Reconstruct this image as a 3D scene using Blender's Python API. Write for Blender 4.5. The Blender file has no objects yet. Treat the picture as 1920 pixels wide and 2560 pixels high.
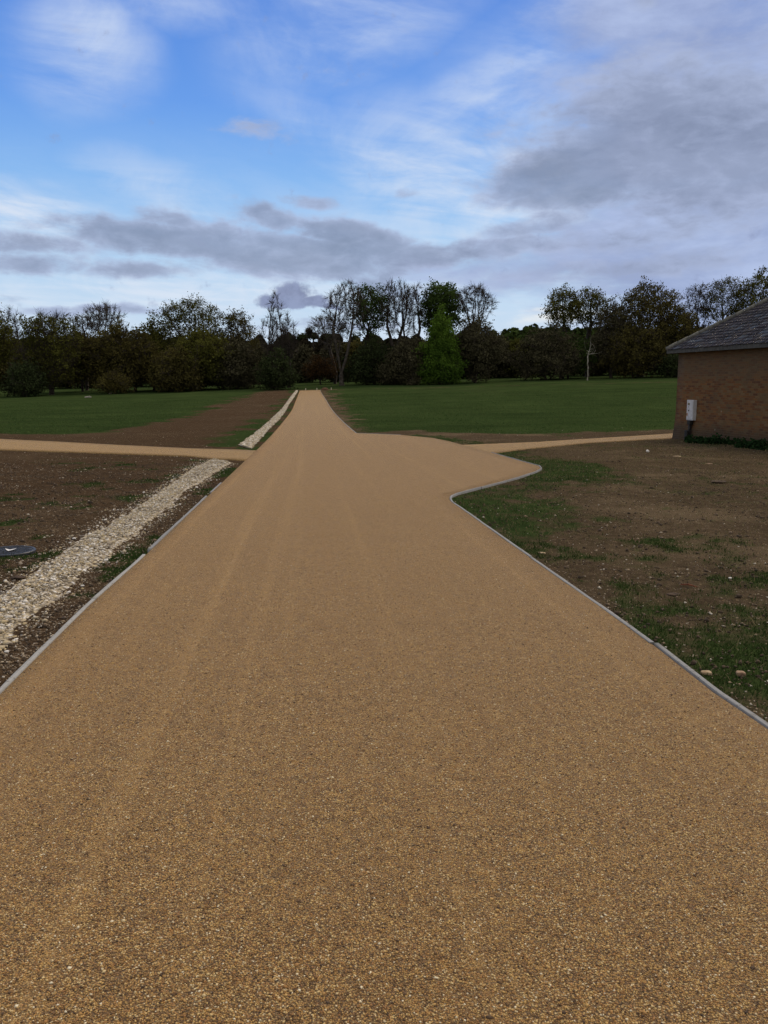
import bpy, math, random
import numpy as np
from math import radians, sin, cos, tan, pi
from mathutils import Vector

SC = bpy.context.scene
COL = SC.collection
rng = np.random.default_rng(7)
random.seed(7)

# ------------------------------------------------------------------ camera
CAM_H = 1.57
PITCH = math.atan((1280 - 953) / 2156.0)
F = 2156.0                                   # focal length in photo pixels (1920 x 2560)
cam = bpy.data.cameras.new('camera')
cam.sensor_fit = 'VERTICAL'
cam.sensor_height = 24.0
cam.lens = F / 2560.0 * 24.0
cam.clip_start = 0.05
cam.clip_end = 6000
camo = bpy.data.objects.new('camera', cam)
COL.objects.link(camo)
camo.location = (0, 0, CAM_H)
camo.rotation_euler = (pi / 2 - PITCH, 0, 0)
SC.camera = camo

SC.view_settings.view_transform = 'Standard'
SC.view_settings.look = 'None'
SC.view_settings.exposure = 0.0
SC.view_settings.gamma = 1.0
SC.view_settings.use_curve_mapping = False

# ------------------------------------------------------------------ sun
SUN_EL = radians(46)
SUN_AZ = radians(38)                         # clockwise from +Y (the road), ahead to the right
sl = bpy.data.lights.new('sun', 'SUN')
sl.energy = 2.2
sl.angle = radians(28)
sl.color = (1.0, 0.82, 0.62)
so = bpy.data.objects.new('sun', sl)
COL.objects.link(so)
sd = Vector((sin(SUN_AZ) * cos(SUN_EL), cos(SUN_AZ) * cos(SUN_EL), sin(SUN_EL)))
so.rotation_euler = sd.to_track_quat('Z', 'Y').to_euler()


def pix_dir(px, py):
    u = (px - 960) / F
    v = (py - 1280) / F
    cp, sp = cos(PITCH), sin(PITCH)
    d = np.array([u, cp - v * sp, -sp - v * cp])
    return d / np.linalg.norm(d)


# ------------------------------------------------------------------ node helper
class NT:
    def __init__(s, tree):
        s.t = tree
        s.n = tree.nodes
        s.l = tree.links

    def new(s, typ, **kw):
        n = s.n.new(typ)
        for k, v in kw.items():
            setattr(n, k, v)
        return n

    def put(s, sock, v):
        if v is None:
            return
        if hasattr(v, 'is_output') or isinstance(v, bpy.types.NodeSocket):
            s.l.new(v, sock)
        else:
            if sock.type == 'RGBA' and hasattr(v, '__len__') and len(v) == 3:
                v = (*v, 1)
            sock.default_value = v

    def math(s, op, a, b=None, c=None, clamp=False):
        n = s.new('ShaderNodeMath', operation=op, use_clamp=clamp)
        s.put(n.inputs[0], a)
        s.put(n.inputs[1], b)
        s.put(n.inputs[2], c)
        return n.outputs[0]

    def vmath(s, op, a, b=None, out=0, scale=None):
        n = s.new('ShaderNodeVectorMath', operation=op)
        s.put(n.inputs[0], a)
        if b is not None:
            s.put(n.inputs[1], b)
        if scale is not None:
            s.put(n.inputs['Scale'], scale)
        return n.outputs[out]

    def mix(s, f, a, b, blend='MIX'):
        n = s.new('ShaderNodeMix', data_type='RGBA', blend_type=blend)
        n.clamp_factor = True
        s.put(n.inputs[0], f)
        s.put(n.inputs[6], a)
        s.put(n.inputs[7], b)
        return n.outputs[2]

    def noise(s, vec, scale, detail=4, rough=0.55, dist=0.0, out=0, lac=2.0):
        n = s.new('ShaderNodeTexNoise')
        s.put(n.inputs['Vector'], vec)
        s.put(n.inputs['Scale'], scale)
        s.put(n.inputs['Detail'], detail)
        s.put(n.inputs['Roughness'], rough)
        s.put(n.inputs['Lacunarity'], lac)
        s.put(n.inputs['Distortion'], dist)
        return n.outputs[out]

    def voro(s, vec, scale, out='Distance', feature='F1', rnd=1.0):
        n = s.new('ShaderNodeTexVoronoi', feature=feature)
        s.put(n.inputs['Vector'], vec)
        s.put(n.inputs['Scale'], scale)
        s.put(n.inputs['Randomness'], rnd)
        return n.outputs[out]

    def map(s, v, a, b, c=0.0, d=1.0, smooth=True):
        n = s.new('ShaderNodeMapRange')
        n.interpolation_type = 'SMOOTHSTEP' if smooth else 'LINEAR'
        n.clamp = True
        s.put(n.inputs[0], v)
        for i, q in enumerate((a, b, c, d)):
            s.put(n.inputs[1 + i], q)
        return n.outputs[0]

    def ramp(s, v, stops, interp='LINEAR'):
        n = s.new('ShaderNodeValToRGB')
        cr = n.color_ramp
        cr.interpolation = interp
        while len(cr.elements) > 1:
            cr.elements.remove(cr.elements[-1])
        cr.elements[0].position = stops[0][0]
        cr.elements[0].color = (*stops[0][1], 1)
        for p, c in stops[1:]:
            e = cr.elements.new(p)
            e.color = (*c, 1)
        s.put(n.inputs[0], v)
        return n.outputs[0]

    def sep(s, v):
        n = s.new('ShaderNodeSeparateXYZ')
        s.put(n.inputs[0], v)
        return n.outputs

    def comb(s, x, y, z=0.0):
        n = s.new('ShaderNodeCombineXYZ')
        s.put(n.inputs[0], x)
        s.put(n.inputs[1], y)
        s.put(n.inputs[2], z)
        return n.outputs[0]

    def attr(s, name, out='Fac'):
        n = s.new('ShaderNodeAttribute', attribute_name=name)
        return n.outputs[out]


# ------------------------------------------------------------------ sky
SKY = 0.1
world = bpy.data.worlds.new('World')
SC.world = world
world.use_nodes = True
w = NT(world.node_tree)
w.n.clear()
tc = w.new('ShaderNodeTexCoord')
D = tc.outputs['Generated']
dx, dy, dz = w.sep(D)
az = w.math('ARCTAN2', dx, dy)
el = w.math('ARCSINE', dz)
skyn = w.new('ShaderNodeTexSky', sky_type='NISHITA')
skyn.sun_disc = False
skyn.sun_elevation = SUN_EL
skyn.sun_rotation = SUN_AZ
skyn.air_density = 1.0
skyn.dust_density = 0.6
skyn.ozone_density = 2.0
nish = skyn.outputs[0]

P0 = w.comb(az, el, 0.0)
# flat cloud deck coordinates, so that streaks get finer towards the horizon
zc = w.math('MAXIMUM', w.math('ADD', dz, 0.10), 0.02)
deck = w.comb(w.math('DIVIDE', dx, zc), w.math('DIVIDE', dy, zc), 0.0)
warp = w.vmath('SUBTRACT', w.noise(P0, 7.0, 5, 0.6, out=1), (0.5, 0.5, 0.5))
warp2 = w.vmath('SUBTRACT', w.noise(P0, 2.6, 2, 0.5, out=1), (0.5, 0.5, 0.5))
P = w.vmath('ADD', w.vmath('ADD', P0, w.vmath('MULTIPLY', warp, (0.075, 0.035, 0))),
            w.vmath('MULTIPLY', warp2, (0.07, 0.03, 0)))


def azel(px, py):
    d = pix_dir(px, py)
    return math.atan2(d[0], d[1]), math.asin(d[2])


def blob(cx, cy, rx, ry, rot=0.0, soft=1.0, amp=1.0):
    """elliptic cloud body seen towards photo pixel (cx, cy); value 1 in the middle, 0 at the rim"""
    a, e = azel(cx, cy)
    a1, _ = azel(cx + rx, cy)
    _, e1 = azel(cx, cy - ry)
    q = w.vmath('SUBTRACT', P, (a, e, 0))
    if rot:
        r = w.new('ShaderNodeVectorRotate', rotation_type='Z_AXIS')
        w.put(r.inputs['Vector'], q)
        r.inputs['Angle'].default_value = -radians(rot)
        q = r.outputs[0]
    q = w.vmath('MULTIPLY', q, (1 / abs(a1 - a), 1 / abs(e1 - e), 0))
    ln = w.vmath('LENGTH', q, out=1)
    return w.map(ln, 1.0 + soft * 0.6, max(0.0, 1.0 - soft * 0.9), 0, amp)


def mx(lst):
    o = lst[0]
    for x in lst[1:]:
        o = w.math('MAXIMUM', o, x)
    return o


# blue gradient: nishita tinted deeper
blue = w.ramp(w.math('DIVIDE', el, 0.85), [(0.0, (6.3, 7.2, 8.6)), (0.10, (5.2, 6.9, 8.9)), (0.17, (3.9, 6.2, 9.0)), (0.25, (2.3, 4.8, 8.9)),
                                        (0.34, (1.35, 3.4, 8.4)), (0.46, (0.85, 2.45, 7.4)), (1.0, (0.45, 1.5, 5.2))])
base = w.mix(0.08, blue, nish)
# thin white cirrus
ci_mask = mx([blob(225, 80, 150, 200, -15, 1.0, 0.95), blob(420, 10, 280, 70, 0, 1.0, 0.7), blob(930, 20, 320, 150, 20, 1.0, 1.2),
              blob(1230, 260, 330, 130, 25, 1.0, 0.95), blob(1160, 440, 340, 180, -10, 1.0, 1.15),
              blob(820, 330, 260, 60, -25, 1.0, 0.45), blob(60, 530, 280, 90, -8, 1.0, 1.1),
              blob(440, 500, 200, 80, -20, 1.0, 0.6), blob(1330, 560, 420, 130, 8, 1.0, 0.9),
              blob(1500, 60, 420, 120, 10, 1.0, 0.55), blob(900, 560, 300, 60, 0, 1.0, 0.5),
              blob(400, 720, 800, 70, 0, 1.0, 1.0), blob(1150, 720, 600, 60, 0, 1.0, 0.8)])
cn = w.noise(w.vmath('MULTIPLY', deck, (1.0, 0.55, 1)), 2.2, 8, 0.62, 0.6)
dr_ = w.new('ShaderNodeVectorRotate', rotation_type='Z_AXIS')
w.put(dr_.inputs['Vector'], deck)
dr_.inputs['Angle'].default_value = radians(-28)
cn2 = w.noise(w.vmath('MULTIPLY', dr_.outputs[0], (0.6, 1.3, 1)), 3.0, 7, 0.56, 0.5)
cirrus = w.math('MULTIPLY', ci_mask, w.map(w.math('ADD', w.math('MULTIPLY', cn, 0.6), w.math('MULTIPLY', cn2, 0.4)), 0.36, 0.64, 0.12, 1.0))
veil = w.map(el, 0.30, 0.06, 0.0, 0.5)
cirrus = w.math('MAXIMUM', cirrus, w.math('MULTIPLY', veil, w.map(cn, 0.38, 0.66, 0.2, 1.0)))
wcol = w.mix(w.map(el, 0.0, 0.55), (7.0, 7.9, 9.1), (5.2, 6.3, 8.8))
c1 = w.mix(cirrus, base, wcol)
# broad thin grey sheet on the right, then the darker bodies
gn = w.noise(w.vmath('MULTIPLY', deck, (1.0, 0.7, 1)), 2.6, 8, 0.58, 0.3)
gn2 = w.noise(w.vmath('MULTIPLY', P0, (1.0, 2.4, 1)), 9.0, 7, 0.6, 0.2)
gn3 = w.noise(w.vmath('MULTIPLY', P0, (1.0, 3.2, 1)), 4.5, 7, 0.62, 0.2)
lk = mx([blob(1900, 200, 700, 420, 0, 1.0, 1.0), blob(1800, 610, 700, 220, 4, 1.0, 1.15), blob(1350, 660, 480, 100, 4, 1.0, 0.8), blob(1750, 780, 500, 80, 0, 1.0, 0.8), blob(1650, 30, 420, 130, 0, 1.0, 0.9)])
lf_ = w.math('ADD', lk, w.math('ADD', w.math('MULTIPLY', w.math('SUBTRACT', gn, 0.5), 0.8), w.math('MULTIPLY', w.math('SUBTRACT', gn3, 0.5), 1.0)))
c1 = w.mix(w.map(lf_, 0.25, 0.85, 0, 0.92), c1, w.mix(w.map(gn3, 0.36, 0.66), (3.0, 3.7, 6.0), (4.5, 5.4, 7.9)))
gk = mx([blob(1640, 330, 460, 210, 6, 0.9, 1.05), blob(1420, 430, 240, 110, 8, 0.7, 1.25), blob(1860, 400, 460, 160, 6, 0.8, 1.0), blob(1860, 190, 330, 110, 10, 1.1, 0.62),
         blob(1650, 560, 430, 60, 6, 1.0, 0.75), blob(1330, 560, 160, 42, 12, 0.8, 0.8), blob(1560, 665, 420, 40, 4, 1.0, 0.7),
         blob(1200, 628, 280, 34, 4, 0.8, 0.85),
         blob(730, 640, 330, 66, -5, 0.7, 1.05), blob(430, 600, 330, 46, -4, 0.7, 1.05), blob(880, 600, 190, 50, -10, 0.7, 1.05),
         blob(1080, 642, 270, 36, 2, 0.8, 0.95), blob(90, 652, 230, 30, 0, 1.0, 0.9), blob(60, 605, 250, 34, 0, 1.0, 0.9), blob(350, 668, 190, 28, 0, 1.0, 0.9),
         blob(660, 545, 100, 40, -12, 0.8, 0.95), blob(760, 500, 80, 20, 0, 0.9, 0.72), blob(440, 555, 100, 26, -10, 0.9, 0.8), blob(230, 770, 210, 16, 0, 0.8, 0.8),
         blob(620, 315, 120, 40, 0, 1.2, 0.52), blob(1020, 478, 50, 18, 0, 1.0, 0.6),
         blob(950, 690, 34, 26, 0, 0.7, 0.9), blob(820, 805, 220, 14, 0, 1.0, 0.66), blob(860, 690, 150, 26, -14, 0.8, 0.95),
         blob(1620, 12, 50, 24, 0, 1.2, 0.6), blob(20, 735, 60, 20, 0, 1.0, 0.5)])
gn4 = w.noise(w.vmath('MULTIPLY', P0, (1.0, 2.2, 1)), 30.0, 6, 0.62, 0.3)
gk = w.math('ADD', gk, w.math('MULTIPLY', w.math('SUBTRACT', gn4, 0.5), 1.0))
gf = w.math('ADD', gk, w.math('ADD', w.math('MULTIPLY', w.math('SUBTRACT', gn, 0.5), 0.8), w.math('MULTIPLY', w.math('SUBTRACT', gn2, 0.5), 1.3)))
galpha = w.map(gf, 0.18, 0.85)
core = w.map(gf, 0.50, 1.25)
shade = w.math('ADD', w.math('MULTIPLY', core, 0.70), w.math('MULTIPLY', w.map(gn2, 0.62, 0.36), 0.40), clamp=True)
gcol = w.mix(shade, (4.2, 4.9, 6.9), (2.15, 2.6, 3.85))
c2 = w.mix(w.math('MULTIPLY', galpha, 0.86), c1, gcol)
# small crisp cumulus above the lime avenue
cm = mx([blob(736, 732, 42, 26, 0, 0.8), blob(700, 750, 42, 18, 0, 0.8), blob(778, 750, 38, 17, 0, 0.8), blob(808, 761, 36, 10, 0, 0.8), blob(745, 757, 78, 15, 0, 0.8)])
cfn = w.noise(P0, 42.0, 5, 0.6)
cma = w.map(w.math('ADD', cm, w.math('ADD', w.math('MULTIPLY', w.math('SUBTRACT', cfn, 0.5), 2.0), w.math('MULTIPLY', w.math('SUBTRACT', gn2, 0.5), 0.6))), 0.22, 0.85)
c3 = w.mix(w.math('MULTIPLY', cma, 0.92), c2, w.mix(w.map(cfn, 0.35, 0.65), (1.9, 2.25, 3.7), (2.7, 3.2, 5.0)))
# warm bright gap on the horizon, right of the avenue
gp = mx([blob(1310, 800, 180, 14, 3, 0.9), blob(1350, 775, 60, 6, 3, 0.8, 0.8)])
c4 = w.mix(w.math('MULTIPLY', w.math('MULTIPLY', gp, w.map(gn2, 0.35, 0.6)), 0.8), c3, (9.2, 9.0, 8.4))
# below the horizon: dull ground bounce
# unseen sky overhead and behind the camera: cloud added to light the ground neutrally
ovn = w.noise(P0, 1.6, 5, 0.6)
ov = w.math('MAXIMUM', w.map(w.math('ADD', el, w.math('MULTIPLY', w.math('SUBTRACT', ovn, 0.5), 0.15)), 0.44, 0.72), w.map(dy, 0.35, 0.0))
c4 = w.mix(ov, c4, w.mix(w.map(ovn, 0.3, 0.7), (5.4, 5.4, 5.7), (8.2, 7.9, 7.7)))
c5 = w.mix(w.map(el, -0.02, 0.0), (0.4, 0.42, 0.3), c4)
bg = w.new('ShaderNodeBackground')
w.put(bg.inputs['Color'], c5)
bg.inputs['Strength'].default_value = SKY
wo = w.new('ShaderNodeOutputWorld')
w.l.new(bg.outputs[0], wo.inputs[0])

# ------------------------------------------------------------------ numpy noise


def _hash(ix, iy, seed):
    n = (ix.astype(np.int64) * 374761393 + iy.astype(np.int64) * 668265263 + seed * 974711) & 0xffffffff
    n = ((n ^ (n >> 13)) * 1274126177) & 0xffffffff
    n = n ^ (n >> 16)
    return (n & 0xffffff) / float(0xffffff)


def vnoise(x, y, seed=0):
    x = np.asarray(x, float)
    y = np.asarray(y, float)
    ix = np.floor(x)
    iy = np.floor(y)
    fx = x - ix
    fy = y - iy
    fx = fx * fx * (3 - 2 * fx)
    fy = fy * fy * (3 - 2 * fy)
    a = _hash(ix, iy, seed)
    b = _hash(ix + 1, iy, seed)
    c = _hash(ix, iy + 1, seed)
    d = _hash(ix + 1, iy + 1, seed)
    return (a * (1 - fx) + b * fx) * (1 - fy) + (c * (1 - fx) + d * fx) * fy


def fbm(x, y, seed=0, oct=4):
    s = 0
    a = 0.5
    t = 0
    for i in range(oct):
        c, sn = cos(i * 0.7), sin(i * 0.7)
        s = s + a * vnoise((x * c - y * sn) * 2 ** i, (x * sn + y * c) * 2 ** i, seed + i * 17)
        t += a
        a *= 0.5
    return s / t


def sstep(a, b, x):
    t = np.clip((np.asarray(x, float) - a) / (b - a), 0, 1)
    return t * t * (3 - 2 * t)


# ------------------------------------------------------------------ terrain
HY = np.array([-30, 0, 4, 12, 25, 38, 49, 65, 79, 92, 105, 130, 153, 175, 200, 300, 420, 600, 1000, 3000.])
HH = np.array([1.57, 1.57, 1.57, 1.74, 2.06, 2.33, 2.48, 2.60, 2.62, 2.50, 2.34, 2.05, 1.68, 0.95, 0.35, -2.6, -6.5, -10, -24, -60.])


def hprof(y):
    # smooth the polyline by averaging shifted samples
    y = np.asarray(y, float)
    wd = 1.0 + np.abs(y) * 0.07
    s = 0
    for k in (-1, -0.5, 0, 0.5, 1):
        s = s + np.interp(y + k * wd, HY, HH)
    return s / 5


def terr(x, y):
    x = np.asarray(x, float)
    y = np.asarray(y, float)
    cx = -0.086 * np.minimum(y, 200)
    tilt = 0.024 * sstep(-20, 170, y) * np.clip(x - cx, -150, 150)
    return CAM_H - hprof(y) + tilt


def ground_at(px, py):
    d = pix_dir(px, py)
    t = np.concatenate([np.arange(0.5, 40, 0.02), np.arange(40, 420, 0.1)])
    X, Y, Z = d[0] * t, d[1] * t, CAM_H + d[2] * t
    g = Z - terr(X, Y)
    k = np.argmax(g < 0)
    if g[k] >= 0:
        k = len(t) - 1
    return float(X[k]), float(Y[k])


def at_depth(px, Y):
    """x of the point at distance Y seen in column px near the horizon row"""
    return (px - 960) / F * Y * cos(PITCH) * 1.0 + 0.0


def z_at(py, Y):
    return CAM_H + (953 - py) / F * Y * 1.0


def G(pts):
    return [ground_at(*p) for p in pts]


# ------------------------------------------------------------------ outlines on the ground (metres)
road_right = [(1.9, -6.0)] + G([(1925, 1846), (1783, 1747), (1638, 1631), (1500, 1528), (1385, 1445), (1260, 1355), (1175, 1293), (1127, 1259)]) \
    + G([(1123, 1251), (1126, 1244), (1140, 1238), (1200, 1222), (1295, 1197), (1338, 1182), (1352, 1175), (1347, 1168), (1303, 1156), (1228, 1134),
         (1165, 1117), (1122, 1105), (1084, 1097), (1003, 1089), (890, 1084.5)]) \
    + G([(862, 1060.5), (829, 1024), (814.6, 1000), (800, 976)])
road_left = [(-1.9, -6.0)] + G([(0, 1752), (228, 1521), (359, 1401), (517, 1248), (633, 1135), (650, 1120), (684, 1084), (703.7, 1060.5), (731, 1024), (740.6, 1000), (749.5, 976)])


def mono(pts, eps=0.012):
    out = [pts[0]]
    for p in pts[1:]:
        y = max(p[1], out[-1][1] + eps)
        out.append((p[0], y))
    return np.array(out)


RR = mono(road_right)
RL = mono(road_left)
Y_END = float(min(RR[-1, 1], RL[-1, 1])) + 0.5
print('ROAD R', np.round(RR, 2).tolist())
print('ROAD L', np.round(RL, 2).tolist())


def xl(y):
    return np.interp(y, RL[:, 1], RL[:, 0])


def xr(y):
    return np.interp(y, RR[:, 1], RR[:, 0])


def road_in(x, y):
    """positive inside the drive (metres sideways)"""
    d = np.minimum(x - xl(y), xr(y) - x)
    d = np.where((y > Y_END), -(y - Y_END), d)
    return d


def seg_dist(x, y, poly):
    best = np.full(np.shape(x), 1e9)
    for (ax, ay), (bx, by) in zip(poly[:-1], poly[1:]):
        vx, vy = bx - ax, by - ay
        L = vx * vx + vy * vy + 1e-9
        t = np.clip(((x - ax) * vx + (y - ay) * vy) / L, 0, 1)
        best = np.minimum(best, np.hypot(x - ax - t * vx, y - ay - t * vy))
    return best


def inside(x, y, poly):
    c = np.zeros(np.shape(x), bool)
    n = len(poly)
    for i in range(n):
        x1, y1 = poly[i]
        x2, y2 = poly[(i + 1) % n]
        if y1 == y2:
            continue
        cond = ((y1 > y) != (y2 > y)) & (x < (x2 - x1) * (y - y1) / (y2 - y1) + x1)
        c ^= cond
    return c


def sdist(x, y, poly):
    d = seg_dist(x, y, list(poly) + [poly[0]])
    return np.where(inside(x, y, poly), d, -d)


# side paths (top edge = far edge, bottom edge = near edge)
lp_far = G([(-60, 1096), (0, 1098), (145, 1105), (290, 1113), (480, 1122), (600, 1125), (650, 1128)])
lp_near = G([(-60, 1124), (0, 1126), (270, 1135), (480, 1142), (532, 1148), (612, 1152), (640, 1156)])
# carry the left path on beyond the frame
lp_far.insert(0, (lp_far[0][0] - 22, lp_far[0][1] + 4.0))
lp_near.insert(0, (lp_near[0][0] - 22, lp_near[0][1] + 3.6))
rp_far = G([(1120, 1114), (1165, 1113), (1341, 1106), (1450, 1099), (1660, 1086), (1700, 1083)])
rp_near = G([(1180, 1142), (1232, 1134), (1311, 1124), (1461, 1109), (1660, 1097.5), (1700, 1094)])
v = np.array(rp_far[-1]) - np.array(rp_far[-2])
v = v / np.linalg.norm(v)
rp_far.append((rp_far[-1][0] + v[0] * 24, rp_far[-1][1] + v[1] * 24))
rp_near.append((rp_near[-1][0] + v[0] * 24, rp_near[-1][1] + v[1] * 24))
LP_POLY = lp_far + lp_near[::-1]
RP_POLY = rp_far + rp_near[::-1]
print('LP', np.round(lp_far, 1).tolist(), np.round(lp_near, 1).tolist())
print('RP', np.round(rp_far, 1).tolist(), np.round(rp_near, 1).tolist())

gv_left = G([(-150, 1620), (0, 1486), (96, 1428), (216, 1347), (328, 1281), (405, 1227), (470, 1180), (528, 1149)])
gv_right = G([(-150, 1735), (0, 1606), (108, 1514), (210, 1434), (306, 1364), (378, 1300), (470, 1225), (552, 1174), (580, 1158)])
gv2_left = G([(597, 1114), (630, 1090), (660, 1065), (690, 1037), (712, 1013), (728, 990), (740, 975.5)])
gv2_right = G([(629, 1121), (669, 1076), (701, 1045), (721, 1013), (737, 990), (745, 976)])
GV1 = gv_left + gv_right[::-1]
GV2 = gv2_left + gv2_right[::-1]
print('GV1', np.round(gv_left, 1).tolist(), np.round(gv_right, 1).tolist())
print('GV2', np.round(gv2_left, 1).tolist(), np.round(gv2_right, 1).tolist())

lf_edge = G([(-200, 1072), (0, 1083), (145, 1089), (260, 1085), (318, 1072), (400, 1056), (480, 1040), (516, 1024), (614, 990), (650, 979), (690, 976)])
LF = [(lf_edge[0][0] - 60, lf_edge[0][1])] + lf_edge + [(lf_edge[-1][0], 1500), (-1500, 1500), (-1500, lf_edge[0][1])]
rf_edge = G([(815, 976), (835, 1010), (870, 1058), (900, 1083), (997, 1078), (1122, 1083), (1311, 1085), (1450, 1081), (1660, 1074), (1760, 1071)])
RF = [(rf_edge[0][0], 1500)] + rf_edge + [(1500, rf_edge[-1][1] + 20), (1500, 1500)]


def grass_amount(x, y):
    """0 bare soil .. 1 full turf"""
    x = np.asarray(x, float)
    y = np.asarray(y, float)
    wd = np.clip(y * 0.02, 0.25, 3.0)
    n1 = fbm(x * 0.55, y * 0.40, 3, 5)
    n2 = fbm(x * 2.1, y * 1.6, 11, 4)
    n3 = fbm(x * 0.12, y * 0.07, 23, 4)
    lf = sstep(-0.6, 0.9, sdist(x, y, LF) / wd + (n1 - 0.5) * 3)
    rf = sstep(-0.6, 0.9, sdist(x, y, RF) / wd + (n1 - 0.5) * 4)
    field = np.maximum(lf, rf)
    # thin, worn turf beside the drive in the right field
    rin = road_in(x, y)
    worn = sstep(0.0, 1.4, -rin + (n2 - 0.5) * 3) * 0.6 + 0.4
    field = field * np.where(y < 160, worn, 1)
    field = field * (0.78 + 0.22 * sstep(0.30, 0.42, n3))
    # right verge in front of the building: patchy, greener along the boards
    verge = (x > xr(y)) & (y < 40)
    near_edge = sstep(2.4, 0.3, -rin)
    pv = n1 * 0.55 + n2 * 0.45 + 0.26 * near_edge - 0.10 * sstep(0.12, 0.0, -rin)
    pv = pv + 0.05 * sstep(12, 17, y) * sstep(26, 17, y) - 0.02
    gvv = 0.90 * sstep(0.42, 0.90, pv - 0.02 + (fbm(x * 6, y * 4, 31, 4) - 0.5) * 0.42)
    # left side: soil between drain and drive has tufts, and next to the drain
    left = (x < xl(y)) & (y < 24)
    dg = sdist(x, y, GV1)
    between = (x > np.interp(y, [p[1] for p in gv_right], [p[0] for p in gv_right])) & left
    pl = n1 * 0.45 + n2 * 0.55 - 0.045 * (~between) + np.where(between, 0.085, 0.0) + (fbm(x * 6, y * 4, 33, 4) - 0.5) * 0.36 + 0.09 * sstep(-0.9, -0.05, dg) * (~between)
    gl = sstep(0.50, 0.74, pl - 0.01) * sstep(0.02, -0.08, dg)
    # soil strip beside the far drain
    far_soil = (x < xl(y)) & (y >= 24)
    dg2 = sdist(x, y, GV2)
    gs = sstep(0.56, 0.66, n1 + 0.12 * sstep(-2.0, 0, dg2)) * sstep(-3.5, -0.3, dg2) * 0.8
    field = np.maximum(field, sstep(Y_END + 1.5, Y_END + 5, y + (n1 - 0.5) * 8) * 0.9)
    out = field
    out = np.where(verge, np.maximum(gvv, rf), out)
    out = np.where(left, np.maximum(gl, lf), out)
    out = np.where(far_soil, np.maximum(np.maximum(lf, gs), np.where(y > Y_END, field, 0)), out)
    return np.clip(out, 0, 1)


def all_hard(x, y):
    """distance inside any paved surface"""
    return np.maximum(np.maximum(road_in(x, y), sdist(x, y, LP_POLY)), sdist(x, y, RP_POLY))


# ------------------------------------------------------------------ mesh helpers
def tag(o, label=None, cat=None, group=None, kind=None):
    if label:
        o['label'] = label
    if cat:
        o['category'] = cat
    if group:
        o['group'] = group
    if kind:
        o['kind'] = kind
    return o


def empty(name, loc=(0, 0, 0), rz=0.0):
    o = bpy.data.objects.new(name, None)
    o.empty_display_size = 0.3
    o.location = loc
    o.rotation_euler = (0, 0, rz)
    COL.objects.link(o)
    return o


def npmesh(name, V, FA, mat, parent=None, smooth=False, attrs=None, uv=None, loc=None):
    """V (n,3); FA list of arrays (m,k) with the same or different k"""
    if isinstance(FA, np.ndarray):
        FA = [FA]
    me = bpy.data.meshes.new(name)
    V = np.asarray(V, np.float32)
    me.vertices.add(len(V))
    me.vertices.foreach_set('co', V.ravel())
    nl = sum(f.size for f in FA)
    npoly = sum(len(f) for f in FA)
    me.loops.add(nl)
    me.polygons.add(npoly)
    li = np.concatenate([f.ravel() for f in FA]).astype(np.int32)
    me.loops.foreach_set('vertex_index', li)
    tot = np.concatenate([np.full(len(f), f.shape[1], np.int32) for f in FA])
    st = np.concatenate([[0], np.cumsum(tot)[:-1]]).astype(np.int32)
    me.polygons.foreach_set('loop_start', st)
    me.polygons.foreach_set('loop_total', tot)
    if smooth:
        me.polygons.foreach_set('use_smooth', np.ones(npoly, bool))
    me.update(calc_edges=True)
    for k, a in (attrs or {}).items():
        a = np.asarray(a, np.float32)
        if a.ndim == 1:
            at = me.attributes.new(k, 'FLOAT', 'POINT')
            at.data.foreach_set('value', a)
        else:
            at = me.attributes.new(k, 'FLOAT_COLOR', 'POINT')
            c = np.ones((len(a), 4), np.float32)
            c[:, :3] = a
            at.data.foreach_set('color', c.ravel())
    me.materials.append(mat)
    me.validate()
    o = bpy.data.objects.new(name, me)
    COL.objects.link(o)
    if parent:
        o.parent = parent
    if loc is not None:
        o.location = loc
    return o


def grid_faces(nr, nc):
    i = np.arange(nr - 1)[:, None] * nc + np.arange(nc - 1)[None, :]
    i = i.ravel()
    return np.stack([i, i + 1, i + nc + 1, i + nc], 1)


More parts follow.
